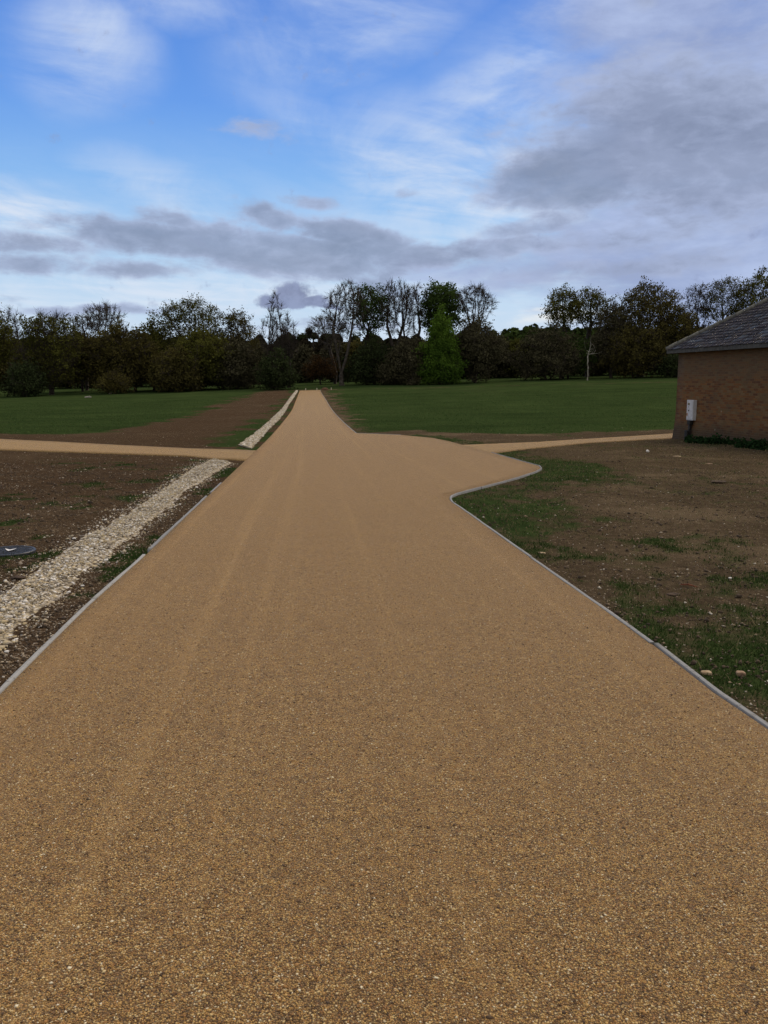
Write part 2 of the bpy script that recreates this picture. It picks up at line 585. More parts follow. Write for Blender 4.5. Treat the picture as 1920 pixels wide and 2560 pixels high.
class MB:
    """collects shapes into one mesh"""

    def __init__(s):
        s.v = []
        s.f = []
        s.n = 0

    def add(s, V, FA):
        V = np.asarray(V, float)
        for f in FA:
            s.f.append([int(a) + s.n for a in f])
        s.v.append(V)
        s.n += len(V)
        return s

    def box(s, c, size, R=None, bev=0.0):
        sx, sy, sz = [q / 2 for q in size]
        b = min(bev, sx * 0.9, sy * 0.9, sz * 0.9)
        if b <= 0:
            V = np.array([[x, y, z] for z in (-sz, sz) for y in (-sy, sy) for x in (-sx, sx)])
            FA = [(0, 2, 3, 1), (4, 5, 7, 6), (0, 1, 5, 4), (2, 6, 7, 3), (0, 4, 6, 2), (1, 3, 7, 5)]
        else:
            import bmesh
            bm = bmesh.new()
            bmesh.ops.create_cube(bm, size=2)
            for q in bm.verts:
                q.co = Vector((q.co.x * sx, q.co.y * sy, q.co.z * sz))
            bmesh.ops.bevel(bm, geom=list(bm.edges), offset=b, segments=2, affect='EDGES', profile=0.5)
            bm.verts.index_update()
            V = np.array([q.co[:] for q in bm.verts])
            FA = [[q.index for q in f.verts] for f in bm.faces]
            bm.free()
        if R is not None:
            V = V @ np.array(R).T
        return s.add(V + np.array(c), FA)

    def tube(s, pts, rad, n=8, cap=True):
        pts = [np.array(p, float) for p in pts]
        if not hasattr(rad, '__len__'):
            rad = [rad] * len(pts)
        V = []
        for i, p in enumerate(pts):
            a = pts[max(i - 1, 0)]
            b = pts[min(i + 1, len(pts) - 1)]
            t = b - a
            t /= np.linalg.norm(t) + 1e-9
            ref = np.array([0, 0, 1.]) if abs(t[2]) < 0.9 else np.array([1., 0, 0])
            u = np.cross(t, ref)
            u /= np.linalg.norm(u)
            q = np.cross(t, u)
            for k in range(n):
                an = 2 * pi * k / n
                V.append(p + rad[i] * (cos(an) * u + sin(an) * q))
        FA = []
        for i in range(len(pts) - 1):
            for k in range(n):
                a = i * n + k
                b = i * n + (k + 1) % n
                FA.append((a, b, b + n, a + n))
        if cap:
            FA.append(list(range(n))[::-1])
            FA.append([(len(pts) - 1) * n + k for k in range(n)])
        return s.add(V, FA)

    def build(s, name, mat, parent=None, smooth=False):
        me = bpy.data.meshes.new(name)
        V = np.concatenate(s.v)
        me.from_pydata(V.tolist(), [], s.f)
        if smooth:
            for p in me.polygons:
                p.use_smooth = True
        me.materials.append(mat)
        me.update()
        o = bpy.data.objects.new(name, me)
        COL.objects.link(o)
        if parent:
            o.parent = parent
        return o


# ------------------------------------------------------------------ materials
def newmat(name):
    m = bpy.data.materials.new(name)
    m.use_nodes = True
    t = NT(m.node_tree)
    t.n.clear()
    out = t.new('ShaderNodeOutputMaterial')
    b = t.new('ShaderNodeBsdfPrincipled')
    t.l.new(b.outputs[0], out.inputs[0])
    t.b = b
    t.out = out
    t.pos = t.new('ShaderNodeNewGeometry').outputs['Position']
    b.inputs['Roughness'].default_value = 0.9
    b.inputs['Specular IOR Level'].default_value = 0.25
    return m, t


def bump(t, h, strength=0.5, dist=0.01):
    n = t.new('ShaderNodeBump')
    n.inputs['Strength'].default_value = strength
    n.inputs['Distance'].default_value = dist
    t.put(n.inputs['Height'], h)
    t.l.new(n.outputs[0], t.b.inputs['Normal'])


def aggregate(name, gain, tint, bands=True):
    """resin bound golden gravel"""
    m, t = newmat(name)
    p = t.vmath('MULTIPLY', t.pos, (1, 1, 0.3))
    cell = t.voro(p, 175, 'Color')
    cd = t.voro(p, 175, 'Distance')
    r1, r2, r3 = t.sep(cell)
    g = gain
    col = t.ramp(r1, [(0.0, (0.07 * g, 0.04 * g, 0.016 * g)), (0.2, (0.20 * g, 0.105 * g, 0.035 * g)), (0.42, (0.40 * g, 0.225 * g, 0.072 * g)),
                      (0.62, (0.56 * g, 0.355 * g, 0.11 * g)), (0.76, (0.44 * g, 0.20 * g, 0.075 * g)), (0.86, (0.25 * g, 0.19 * g, 0.11 * g)), (0.93, (0.72 * g, 0.55 * g, 0.24 * g)), (1.0, (1.0 * g, 0.88 * g, 0.60 * g))])
    # coarser stones mixed in
    cell2 = t.voro(p, 95, 'Color')
    cd2 = t.voro(p, 95, 'Distance')
    q1, q2, q3 = t.sep(cell2)
    k2 = t.math('MULTIPLY', t.map(q2, 0.72, 0.75, 0, 0.85), t.map(cd2, 0.5, 0.34))
    col = t.mix(k2, col, t.ramp(q1, [(0, (0.04, 0.026, 0.018)), (0.35, (0.16, 0.095, 0.045)), (0.6, (0.50, 0.30, 0.10)), (0.85, (0.66, 0.48, 0.20)), (1, (0.88, 0.80, 0.58))]))
    # clusters: the mix is never even at hand size
    cell3 = t.voro(t.vmath('ADD', p, t.vmath('MULTIPLY', t.noise(p, 30, 3, 0.6, out=1), (0.02, 0.02, 0))), 34, 'Color')
    w1, w2, w3 = t.sep(cell3)
    col = t.mix(t.map(w1, 0.0, 1.0, 0.0, 0.42, False), col, t.mix(t.map(w2, 0.45, 0.55), (0.10 * g, 0.055 * g, 0.02 * g), (0.60 * g, 0.38 * g, 0.13 * g)))
    # dark binder between stones
    col = t.mix(t.map(cd, 0.34, 0.66, 0, 0.85), col, (0.03 * g, 0.018 * g, 0.009 * g))
    n1 = t.noise(p, 16, 4, 0.65)
    col = t.mix(t.map(n1, 0.42, 0.70, 0.0, 0.28), col, (0.13 * g, 0.07 * g, 0.026 * g))
    n2 = t.noise(p, 0.7, 6, 0.62)
    col = t.mix(t.map(n2, 0.40, 0.66, 0, 0.22), col, (0.20 * g, 0.12 * g, 0.048 * g))
    if bands:
        uvx, uvy, _ = t.sep(t.new('ShaderNodeUVMap').outputs[0])
        bn = t.noise(t.comb(uvx, t.math('MULTIPLY', uvy, 0.006), 0.0), 3.3, 6, 0.7, 0.0)
        col = t.mix(t.map(bn, 0.52, 0.66, 0, 0.17), col, (0.66 * g, 0.44 * g, 0.19 * g))
        col = t.mix(t.map(bn, 0.48, 0.34, 0, 0.13), col, (0.24 * g, 0.125 * g, 0.045 * g))
    if tint:
        col = t.mix(1.0, col, tint, 'MULTIPLY')
    t.put(t.b.inputs['Base Color'], col)
    t.put(t.b.inputs['Roughness'], t.map(r3, 0, 1, 0.55, 0.9))
    t.b.inputs['Sheen Weight'].default_value = 0.75
    t.b.inputs['Sheen Roughness'].default_value = 0.24
    t.b.inputs['Sheen Tint'].default_value = (1.0, 0.65, 0.31, 1)
    h = t.math('SUBTRACT', t.math('MULTIPLY', r2, 0.5), cd)
    bump(t, h, 0.9, 0.006)
    return m


M_ROAD = aggregate('resin_gravel', 0.82, (1.06, 1.0, 0.88))
M_PATH = aggregate('path_gravel', 1.05, (1.0, 1.0, 0.86), False)


def ground_mat():
    m, t = newmat('ground')
    p = t.pos
    px, py, pz = t.sep(p)
    g = t.attr('grass')
    gr = t.attr('gravel')
    red = t.attr('soil')
    n_f = t.noise(p, 9.0, 6, 0.62)
    n_m = t.noise(p, 1.7, 5, 0.6)
    n_c = t.noise(t.vmath('MULTIPLY', p, (1, 0.6, 1)), 0.16, 5, 0.6)
    n_x = t.noise(p, 55.0, 3, 0.6)
    # soil: pale worn earth (0) to dark red-brown loam (1)
    soilA = t.mix(t.map(n_f, 0.3, 0.7), (0.054, 0.041, 0.026), (0.098, 0.073, 0.046))
    soilB = t.mix(t.map(n_f, 0.3, 0.7), (0.040, 0.026, 0.016), (0.082, 0.053, 0.031))
    soil = t.mix(red, soilA, soilB)
    n_p = t.noise(t.vmath('MULTIPLY', p, (0.7, 0.5, 1)), 0.55, 6, 0.65, 0.3)
    soil = t.mix(t.math('MULTIPLY', t.map(n_p, 0.46, 0.66, 0, 0.75), t.math('SUBTRACT', 1.0, red)), soil, (0.150, 0.112, 0.070))
    soil = t.mix(t.map(n_m, 0.48, 0.74, 0, 0.6), soil, (0.045, 0.032, 0.022))
    soil = t.mix(t.map(n_x, 0.5, 0.75, 0, 0.55), soil, (0.035, 0.022, 0.014))
    # chips of flint and gravel lying in the soil
    for sc, th, a in ((38, 0.90, 0.85), (95, 0.86, 0.75)):
        c = t.voro(p, sc, 'Color')
        d = t.voro(p, sc, 'Distance')
        r, gg, b = t.sep(c)
        k = t.math('MULTIPLY', t.map(r, th, th + 0.02), t.map(d, 0.34, 0.22))
        chip = t.ramp(gg, [(0, (0.20, 0.13, 0.07)), (0.5, (0.36, 0.27, 0.16)), (1, (0.55, 0.50, 0.42))])
        soil = t.mix(t.math('MULTIPLY', k, a), soil, chip)
    # turf
    gn = t.noise(t.vmath('MULTIPLY', p, (1, 0.7, 1)), 5.0, 6, 0.65)
    turf = t.mix(t.map(gn, 0.3, 0.7), (0.021, 0.036, 0.012), (0.042, 0.062, 0.020))
    turf = t.mix(t.map(n_c, 0.40, 0.66, 0, 0.4), turf, (0.040, 0.064, 0.020))
    gn2 = t.noise(t.vmath('MULTIPLY', p, (0.5, 0.9, 1)), 0.9, 6, 0.68, 0.4)
    turf = t.mix(t.map(gn2, 0.54, 0.70, 0, 0.7), turf, (0.018, 0.034, 0.012))
    gn5 = t.noise(t.vmath('MULTIPLY', p, (0.5, 0.8, 1)), 0.22, 6, 0.7, 0.3)
    turf = t.mix(t.map(gn5, 0.50, 0.64, 0, 0.6), turf, (0.017, 0.030, 0.010))
    turf = t.mix(t.map(gn5, 0.46, 0.36, 0, 0.5), turf, (0.050, 0.074, 0.024))
    gn3 = t.noise(t.vmath('MULTIPLY', p, (0.35, 0.9, 1)), 1.3, 5, 0.7, 0.2)
    turf = t.mix(t.map(gn3, 0.63, 0.72, 0, 0.35), turf, (0.08, 0.072, 0.038))
    gsel = t.math('ADD', g, t.math('MULTIPLY', t.math('SUBTRACT', t.math('ADD', t.math('MULTIPLY', n_f, 0.6), t.math('MULTIPLY', n_x, 0.4)), 0.5), 1.3))
    col = t.mix(t.map(gsel, 0.22, 0.84), soil, turf)
    # flint drain floor
    v1 = t.voro(p, 34, 'Color')
    v1d = t.voro(p, 34, 'Distance')
    a1, a2, a3 = t.sep(v1)
    flint = t.ramp(a1, [(0, (0.20, 0.16, 0.11)), (0.3, (0.42, 0.36, 0.26)), (0.6, (0.55, 0.46, 0.30)), (0.85, (0.62, 0.58, 0.50)), (1, (0.78, 0.75, 0.70))])
    flint = t.mix(t.map(v1d, 0.45, 0.7, 0, 0.8), flint, (0.08, 0.06, 0.04))
    grs = t.math('ADD', gr, t.math('MULTIPLY', t.math('SUBTRACT', n_f, 0.5), 0.9))
    col = t.mix(t.map(grs, 0.42, 0.58), col, flint)
    t.put(t.b.inputs['Base Color'], col)
    t.b.inputs['Roughness'].default_value = 0.95
    t.b.inputs['Specular IOR Level'].default_value = 0.0
    hh = t.math('ADD', t.math('MULTIPLY', n_f, 1.0), t.math('ADD', t.math('MULTIPLY', n_x, 0.35), t.math('MULTIPLY', gn, 0.6)))
    bump(t, hh, 0.9, 0.07)
    return m


M_GROUND = ground_mat()


def simple(name, c1, c2, scale=8.0, rough=0.8, bstr=0.3, bdist=0.01, obj=False, metallic=0.0, stretch=(1, 1, 1)):
    m, t = newmat(name)
    src = t.new('ShaderNodeTexCoord').outputs['Object'] if obj else t.pos
    src = t.vmath('MULTIPLY', src, stretch)
    n = t.noise(src, scale, 5, 0.6)
    t.put(t.b.inputs['Base Color'], t.mix(t.map(n, 0.3, 0.7), c1, c2))
    t.b.inputs['Roughness'].default_value = rough
    t.b.inputs['Metallic'].default_value = metallic
    bump(t, n, bstr, bdist)
    return m


def stone_mat(name, stops, rough=0.7):
    m, t = newmat(name)
    r = t.attr('rnd')
    n = t.noise(t.pos, 120, 3, 0.6)
    col = t.ramp(r, stops)
    col = t.mix(t.map(n, 0.35, 0.7, 0, 0.5), col, t.mix(0.55, col, (0.10, 0.08, 0.06)))
    t.put(t.b.inputs['Base Color'], col)
    t.b.inputs['Roughness'].default_value = rough
    return m


M_FLINT = stone_mat('flint', [(0, (0.13, 0.11, 0.09)), (0.12, (0.26, 0.22, 0.17)), (0.35, (0.44, 0.37, 0.25)), (0.55, (0.54, 0.43, 0.24)), (0.7, (0.50, 0.45, 0.37)), (0.85, (0.64, 0.60, 0.52)), (1, (0.84, 0.81, 0.75))])
M_CHIP = stone_mat('soil_chips', [(0, (0.11, 0.08, 0.055)), (0.4, (0.17, 0.12, 0.07)), (0.8, (0.28, 0.21, 0.13)), (1, (0.60, 0.55, 0.46))])


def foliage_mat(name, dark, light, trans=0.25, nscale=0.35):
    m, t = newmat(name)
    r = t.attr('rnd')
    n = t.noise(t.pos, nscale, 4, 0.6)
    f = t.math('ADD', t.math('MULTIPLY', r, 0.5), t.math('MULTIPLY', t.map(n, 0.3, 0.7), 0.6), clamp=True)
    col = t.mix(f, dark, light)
    t.n.remove(t.b)
    d = t.new('ShaderNodeBsdfDiffuse')
    tr = t.new('ShaderNodeBsdfTranslucent')
    ms = t.new('ShaderNodeMixShader')
    t.put(d.inputs['Color'], col)
    t.put(tr.inputs['Color'], col)
    ms.inputs[0].default_value = trans
    t.l.new(d.outputs[0], ms.inputs[1])
    t.l.new(tr.outputs[0], ms.inputs[2])
    t.l.new(ms.outputs[0], t.out.inputs[0])
    return m


M_BLADE = foliage_mat('grass_blades', (0.017, 0.032, 0.009), (0.050, 0.078, 0.022), 0.2, 1.2)
M_DRY = foliage_mat('dry_blades', (0.09, 0.075, 0.035), (0.20, 0.17, 0.085), 0.2, 1.2)
L_OLIVE = foliage_mat('olive_leaves', (0.032, 0.035, 0.012), (0.108, 0.110, 0.024))
L_BROWN = foliage_mat('bronze_leaves', (0.036, 0.032, 0.014), (0.100, 0.088, 0.026))
L_GREEN = foliage_mat('green_leaves', (0.024, 0.042, 0.013), (0.070, 0.112, 0.028))
L_BRIGHT = foliage_mat('bright_leaves', (0.034, 0.072, 0.012), (0.105, 0.180, 0.026), 0.3)
L_DARK = foliage_mat('dark_leaves', (0.017, 0.025, 0.011), (0.048, 0.062, 0.024), 0.1)
L_RUSSET = foliage_mat('russet_leaves', (0.034, 0.020, 0.010), (0.080, 0.046, 0.018))
L_TWIG = foliage_mat('twiggy_mass', (0.034, 0.032, 0.019), (0.082, 0.076, 0.042), 0.05)
M_BARK = simple('bark', (0.020, 0.016, 0.012), (0.050, 0.040, 0.032), 3.0, 0.95, 0.6, 0.05)
M_BARKP = simple('grey_bark', (0.036, 0.030, 0.024), (0.085, 0.072, 0.058), 2.0, 0.95, 0.6, 0.05)
M_BIRCH = simple('birch_bark', (0.14, 0.13, 0.105), (0.34, 0.32, 0.27), 1.5, 0.8, 0.3, 0.02)
M_DEAD = simple('dead_wood', (0.26, 0.23, 0.20), (0.42, 0.39, 0.35), 3.0, 0.9, 0.4, 0.02)

# ------------------------------------------------------------------ ground sheet
tt = np.arange(-5.3, 5.3001, 0.0155)
gx = 5.0 * np.sinh(tt)
gx = gx * (1 + 0.6 * sstep(200, 500, np.abs(gx)) * 4)
gy = np.concatenate([np.linspace(-14, 1.8, 24), 1.86 * np.exp(np.arange(0, 7.35, 0.0125))])
GX, GY = np.meshgrid(gx, gy)
X = GX.ravel()
Y = GY.ravel()
hard = all_hard(X, Y)
Z = terr(X, Y)
off = sstep(0.02, 0.5, -hard)
near = sstep(60, 12, Y)
nz = (fbm(X * 2.2, Y * 2.2, 41, 4) - 0.5) * 0.05 * near + (fbm(X * 7, Y * 7, 43, 3) - 0.5) * 0.022 * near + (fbm(X * 0.35, Y * 0.35, 44, 3) - 0.5) * 0.10
Z = Z + nz * off - 0.004
Z = Z + (fbm(X * 0.05, Y * 0.05, 45, 3) - 0.5) * 0.8 * sstep(190, 260, Y)
cellw = np.maximum(0.10, Y * 0.02)
Z = np.where(hard > cellw * 1.6, Z - 0.06, Z)
ga = grass_amount(X, Y)
dgv = np.maximum(sdist(X, Y, GV1), sdist(X, Y, GV2))
gva = sstep(-0.5, 0.5, dgv / np.clip(Y * 0.006, 0.06, 0.5))
Z = Z + 0.03 * gva * (Y < 26)
soil = np.where(X < xl(Y), 0.85, 0.15) + (fbm(X * 0.3, Y * 0.3, 61, 3) - 0.5) * 0.5
soil = np.clip(soil, 0, 1)
npmesh('ground', np.stack([X, Y, Z], 1), grid_faces(len(gy), len(gx)), M_GROUND, smooth=True,
       attrs={'grass': ga * (1 - gva), 'gravel': gva, 'soil': soil})['kind'] = 'structure'


def zg(x, y):
    """height of the ground sheet incl. its small bumps"""
    x = np.asarray(x, float)
    y = np.asarray(y, float)
    off = sstep(0.02, 0.5, -all_hard(x, y))
    near = sstep(60, 12, y)
    nz = (fbm(x * 2.2, y * 2.2, 41, 4) - 0.5) * 0.05 * near + (fbm(x * 7, y * 7, 43, 3) - 0.5) * 0.022 * near + (fbm(x * 0.35, y * 0.35, 44, 3) - 0.5) * 0.10
    return terr(x, y) + nz * off - 0.004


def zg1(x, y):
    return float(zg(np.array([x]), np.array([y]))[0])


# ------------------------------------------------------------------ drive and side paths
def sheet(name, rows_l, rows_r, lift, mat, ncol=14, skirt=0.09):
    n = len(rows_l)
    t = np.linspace(0, 1, ncol)
    P = rows_l[:, None, :] * (1 - t)[None, :, None] + rows_r[:, None, :] * t[None, :, None]
    z = terr(P[..., 0], P[..., 1]) + lift
    V = np.concatenate([P, z[..., None]], 2).reshape(-1, 3)
    FA = grid_faces(n, ncol)
    # skirts
    l = V.reshape(n, ncol, 3)[:, 0].copy()
    r = V.reshape(n, ncol, 3)[:, -1].copy()
    l[:, 2] -= skirt
    r[:, 2] -= skirt
    b = n * ncol
    V = np.concatenate([V, l, r])
    i = np.arange(n - 1)
    f2 = np.stack([i * ncol, (i + 1) * ncol, b + i + 1, b + i], 1)
    f3 = np.stack([(i + 1) * ncol + ncol - 1, i * ncol + ncol - 1, b + n + i, b + n + i + 1], 1)
    o = npmesh(name, V, [np.concatenate([FA, f2, f3])], mat, smooth=False)
    return o, V


ys = np.unique(np.concatenate([np.arange(-6, 12, 0.3), np.arange(12, 40, 0.25), np.arange(40, Y_END, 1.0), [Y_END], RR[:, 1], RL[:, 1]]))
ys = ys[(ys >= -6) & (ys <= Y_END)]
rl = np.stack([xl(ys), ys], 1)
rr = np.stack([xr(ys), ys], 1)
road, RV = sheet('road', rl, rr, 0.030, M_ROAD, 16)
road['kind'] = 'structure'
uvl = road.data.uv_layers.new(name='UVMap')
li = np.empty(len(road.data.loops), np.int32)
road.data.loops.foreach_get('vertex_index', li)
uu = RV[:, 0] - (-0.086 * RV[:, 1])
uvl.data.foreach_set('uv', np.stack([uu[li], RV[li, 1]], 1).astype(np.float32).ravel())


def resample(pts, n):
    pts = np.array(pts, float)
    d = np.concatenate([[0], np.cumsum(np.linalg.norm(np.diff(pts, axis=0), axis=1))])
    s = np.linspace(0, d[-1], n)
    return np.stack([np.interp(s, d, pts[:, 0]), np.interp(s, d, pts[:, 1])], 1)


pl, _ = sheet('path', resample(lp_near, 90), resample(lp_far, 90), 0.016, M_PATH, 6)
pl['kind'] = 'structure'
pr, _ = sheet('path', resample(rp_near, 90), resample(rp_far, 90), 0.016, M_PATH, 6)
pr['kind'] = 'structure'


# ------------------------------------------------------------------ edging boards
def offset_poly(pts, d):
    pts = np.array(pts, float)
    t = np.gradient(pts, axis=0)
    t /= np.linalg.norm(t, axis=1)[:, None] + 1e-9
    nrm = np.stack([t[:, 1], -t[:, 0]], 1)
    return pts + nrm * d


M_BOARD = None


def board_mat(name, c1, c2):
    m, t = newmat(name)
    tcx = t.new('ShaderNodeUVMap').outputs[0]
    g1 = t.noise(t.vmath('MULTIPLY', tcx, (1.2, 60, 1)), 1.6, 5, 0.65)
    g2 = t.noise(t.pos, 34, 6, 0.72)
    col = t.mix(t.map(g1, 0.3, 0.7), c1, c2)
    col = t.mix(t.map(g2, 0.54, 0.66, 0, 0.75), col, (0.085, 0.07, 0.05))
    g3 = t.noise(t.pos, 4.0, 4, 0.7)
    col = t.mix(t.map(g3, 0.55, 0.75, 0, 0.5), col, (0.17, 0.15, 0.12))
    t.put(t.b.inputs['Base Color'], col)
    t.b.inputs['Roughness'].default_value = 0.75
    bump(t, g1, 0.4, 0.004)
    return m


M_BOARD = board_mat('weathered_board', (0.17, 0.175, 0.175), (0.26, 0.265, 0.265))
M_BOARDP = board_mat('pale_board', (0.25, 0.25, 0.235), (0.36, 0.36, 0.34))


def board(pts, label, wdt=0.028, top=0.035, side=1, jog=0.0, mat=None, n=None, shift=0.0, rough_end=0.0):
    pts = np.array(pts, float)
    L = np.linalg.norm(np.diff(pts, axis=0), axis=1).sum()
    n = n or max(6, int(L / 0.12))
    c = resample(pts, n)
    t = np.gradient(c, axis=0)
    t /= np.linalg.norm(t, axis=1)[:, None]
    nrm = np.stack([t[:, 1], -t[:, 0]], 1) * side
    c = c + nrm * (0.002 + shift + jog * np.linspace(0, 1, n)[:, None])
    wob = (fbm(np.linspace(0, L, n) * 1.1, np.full(n, len(label) * 1.37), 5, 3) - 0.5) * 0.014
    c = c + nrm * wob[:, None]
    z = terr(c[:, 0], c[:, 1]) + top + (fbm(np.linspace(0, L, n) * 0.9, np.full(n, len(label) * 2.1), 9, 3) - 0.5) * 0.012
    w2 = wdt * (1 + (fbm(np.linspace(0, L, n) * 6, np.full(n, 3.3), 12, 3) - 0.5) * 0.22)
    a = c
    b = c + nrm * w2[:, None]
    e = 0.0015
    rows = []
    for q, dz_ in ((a, -0.14), (a, -e), (a + nrm * e, 0), (b - nrm * e, 0), (b, -e), (b, -0.14)):
        rows.append(np.concatenate([q, (z + dz_)[:, None]], 1))
    V = np.stack(rows, 1).reshape(-1, 3)
    FA = grid_faces(n, 6)
    if side < 0:
        FA = FA[:, ::-1]
    caps = np.array([[0, 1, 4, 5], [1, 2, 3, 4]])
    capf = np.concatenate([caps, caps[:, ::-1] + (n - 1) * 6])
    o = npmesh('edging_board', V, [np.concatenate([FA, capf])], mat or M_BOARD)
    uvl = o.data.uv_layers.new(name='UVMap')
    li = np.empty(len(o.data.loops), np.int32)
    o.data.loops.foreach_get('vertex_index', li)
    s = np.repeat(np.linspace(0, L, n), 6)
    a_ = np.tile(np.array([-0.14, 0, 0.004, 0.04, 0.044, 0.18]), n)
    uvl.data.foreach_set('uv', np.stack([s[li], a_[li]], 1).astype(np.float32).ravel())
    tag(o, label, 'edging board', 'edging boards along the drive')
    return o


def rseg(y0, y1, arr):
    yy = [y0] + [float(q) for q in arr[:, 1] if y0 < q < y1] + [y1]
    return np.array([(float(np.interp(q, arr[:, 1], arr[:, 0])), q) for q in yy])


def smooth_path(pts, it=2):
    pts = np.array(pts, float)
    for _ in range(it):
        q = [pts[0]]
        for a, b in zip(pts[:-1], pts[1:]):
            q += [a * 0.75 + b * 0.25, a * 0.25 + b * 0.75]
        q.append(pts[-1])
        pts = np.array(q)
    return pts


yc = RR[8, 1]      # the inner corner of the flare
yt = RR[15, 1]     # its tip
yj = ground_at(1640, 1622)[1]
board(rseg(1.0, yj, RR), 'nearest right edging board, grey and scraped, running out of the lower right corner', shift=0.012)
ym = ground_at(1330, 1400)[1]
board(rseg(yj + 0.01, ym, RR), 'smooth grey edging board beside the flat tan stone on the right verge', shift=-0.004)
board(rseg(ym + 0.012, yc - 0.15, RR), 'straight grey edging board just before the sharp corner on the right', shift=0.0)
board(rseg(yc - 0.14, RR[12, 1], RR), 'grey edging board bent round the sharp inner corner of the drive', n=60, wdt=0.026)
board(rseg(RR[12, 1] + 0.01, yt, RR), 'grey edging board along the near side of the pointed turning bay', n=70, wdt=0.024)
board(rseg(yt + 0.01, RR[18, 1], RR), 'thin grey edging board on the far side of the pointed bay', n=70, wdt=0.022, top=0.042)
board(rseg(RR[22, 1] + 0.02, RR[24, 1], RR), 'pale edging strip where the right field meets the drive', mat=M_BOARDP, top=0.040)
board(rseg(RR[24, 1] + 0.02, Y_END - 0.5, RR), 'long pale edging strip beside the right field, running to the far trees', mat=M_BOARDP, top=0.040, n=200)
board(RL[(RL[:, 1] < 0)].tolist() + rseg(-2, ground_at(228, 1509)[1], RL).tolist(), 'nearest left edging board, pale grey, running out of the left edge of the picture', side=-1, mat=M_BOARDP)
y1 = ground_at(228, 1509)[1]
y2 = ground_at(357, 1395)[1]
board(rseg(y1 + 0.01, y2, RL), 'pale grey left edging board ending at the gap in the edging', side=-1, mat=M_BOARDP, shift=0.004)
y3 = ground_at(372, 1382)[1]
y4 = ground_at(517, 1245)[1]
board(rseg(y3, y4, RL), 'left edging board beyond the gap, set slightly further out beside green tufts', side=-1, shift=0.008)
board(rseg(y4 + 0.5, y4 + 2.2, RL), 'short left edging board half buried near the cross path', side=-1, top=0.036, shift=0.0)

# ------------------------------------------------------------------ stones
ICO_V = None


def ico(sub=1):
    import bmesh
    bm = bmesh.new()
    bmesh.ops.create_icosphere(bm, subdivisions=sub, radius=1)
    bm.verts.index_update()
    V = np.array([q.co[:] for q in bm.verts])
    FA = np.array([[q.index for q in f.verts] for f in bm.faces])
    bm.free()
    return V, FA


V_OCT = np.array([[1, 0, 0], [-1, 0, 0], [0, 1, 0], [0, -1, 0], [0, 0, 1], [0, 0, -1.]])
F_OCT = np.array([[0, 2, 4], [2, 1, 4], [1, 3, 4], [3, 0, 4], [2, 0, 5], [1, 2, 5], [3, 1, 5], [0, 3, 5]])
V_ICO, F_ICO = ico(1)


def stones(name, x, y, z, size, mat, flat=0.6, hi=False, rnd=None):
    n = len(x)
    BV, BF = (V_ICO, F_ICO) if hi else (V_OCT, F_OCT)
    k = len(BV)
    sc = size[:, None] * np.stack([rng.uniform(0.7, 1.3, n), rng.uniform(0.55, 1.0, n), rng.uniform(0.7, 1.1, n) * flat], 1)
    jit = rng.uniform(0.72, 1.18, (n, k, 1))
    V = BV[None] * jit * sc[:, None, :]
    a = rng.uniform(0, 2 * pi, n)
    tl = rng.uniform(-0.5, 0.5, n)
    ca, sa, ct, st = np.cos(a), np.sin(a), np.cos(tl), np.sin(tl)
    y2 = V[..., 1] * ct[:, None] - V[..., 2] * st[:, None]
    z2 = V[..., 1] * st[:, None] + V[..., 2] * ct[:, None]
    x3 = V[..., 0] * ca[:, None] - y2 * sa[:, None]
    y3 = V[..., 0] * sa[:, None] + y2 * ca[:, None]
    V = np.stack([x3 + x[:, None], y3 + y[:, None], z2 + z[:, None]], 2).reshape(-1, 3)
    FA = (BF[None] + (np.arange(n) * k)[:, None, None]).reshape(-1, 3)
    if rnd is None:
        rnd = rng.uniform(0, 1, n)
    return npmesh(name, V, FA, mat, attrs={'rnd': np.repeat(rnd, k)})


def strip_points(L, R, n, bias=1.0):
    L = resample(L, 200)
    R = resample(R, 200)
    s = rng.uniform(0, 1, n) ** bias
    u = rng.uniform(-0.08, 1.08, n)
    i = s * 198
    k = i.astype(int)
    f = (i - k)[:, None]
    a = L[k] * (1 - f) + L[k + 1] * f
    b = R[k] * (1 - f) + R[k + 1] * f
    p = a * (1 - u)[:, None] + b * u[:, None]
    return p[:, 0], p[:, 1], u


x, y, u = strip_points(gv_left, gv_right, 52000, 1.6)
edge = np.minimum(u, 1 - u)
keep = (rng.uniform(0, 1, len(x)) < (sstep(-0.10, 0.14, edge + (fbm(x * 2.2, y * 2.2, 70, 4) - 0.5) * 0.75) * (1 - 0.75 * sstep(0.60, 0.72, fbm(x * 2.6, y * 2.6, 79, 4))))) & (all_hard(x, y) < -0.06)
x, y, u = x[keep], y[keep], u[keep]
z = zg(x, y) + 0.006 + (0.018 + 0.030 * rng.uniform(0, 1.0, len(x))) * sstep(0.0, 0.2, np.clip(edge[keep] if len(edge) != len(x) else edge, 0, 1))
sz = rng.gamma(2.2, 0.0033, len(x)) + 0.003
x3, y3, u3 = strip_points(gv_left, gv_right, 9000, 1.5)
o3 = rng.normal(0, 0.16, len(x3))
side3 = np.where(u3 > 0.5, 0.5, -1.0)
x3 = x3 + np.abs(o3) * side3 * (0.6 + 0.02 * y3)
k3 = (all_hard(x3, y3) < -0.06) & (sdist(x3, y3, GV1) < 0.03)
x3, y3 = x3[k3], y3[k3]
s3 = rng.gamma(2.0, 0.0032, len(x3)) + 0.003
x, y, z, sz = np.concatenate([x, x3]), np.concatenate([y, y3]), np.concatenate([z, zg(x3, y3) + s3 * 0.3]), np.concatenate([sz, s3])
tag(stones('flint_gravel', x, y, z, sz, M_FLINT, 0.6, hi=True),
    'bed of pale flint gravel filling the drain in the left foreground', 'gravel', kind='stuff')
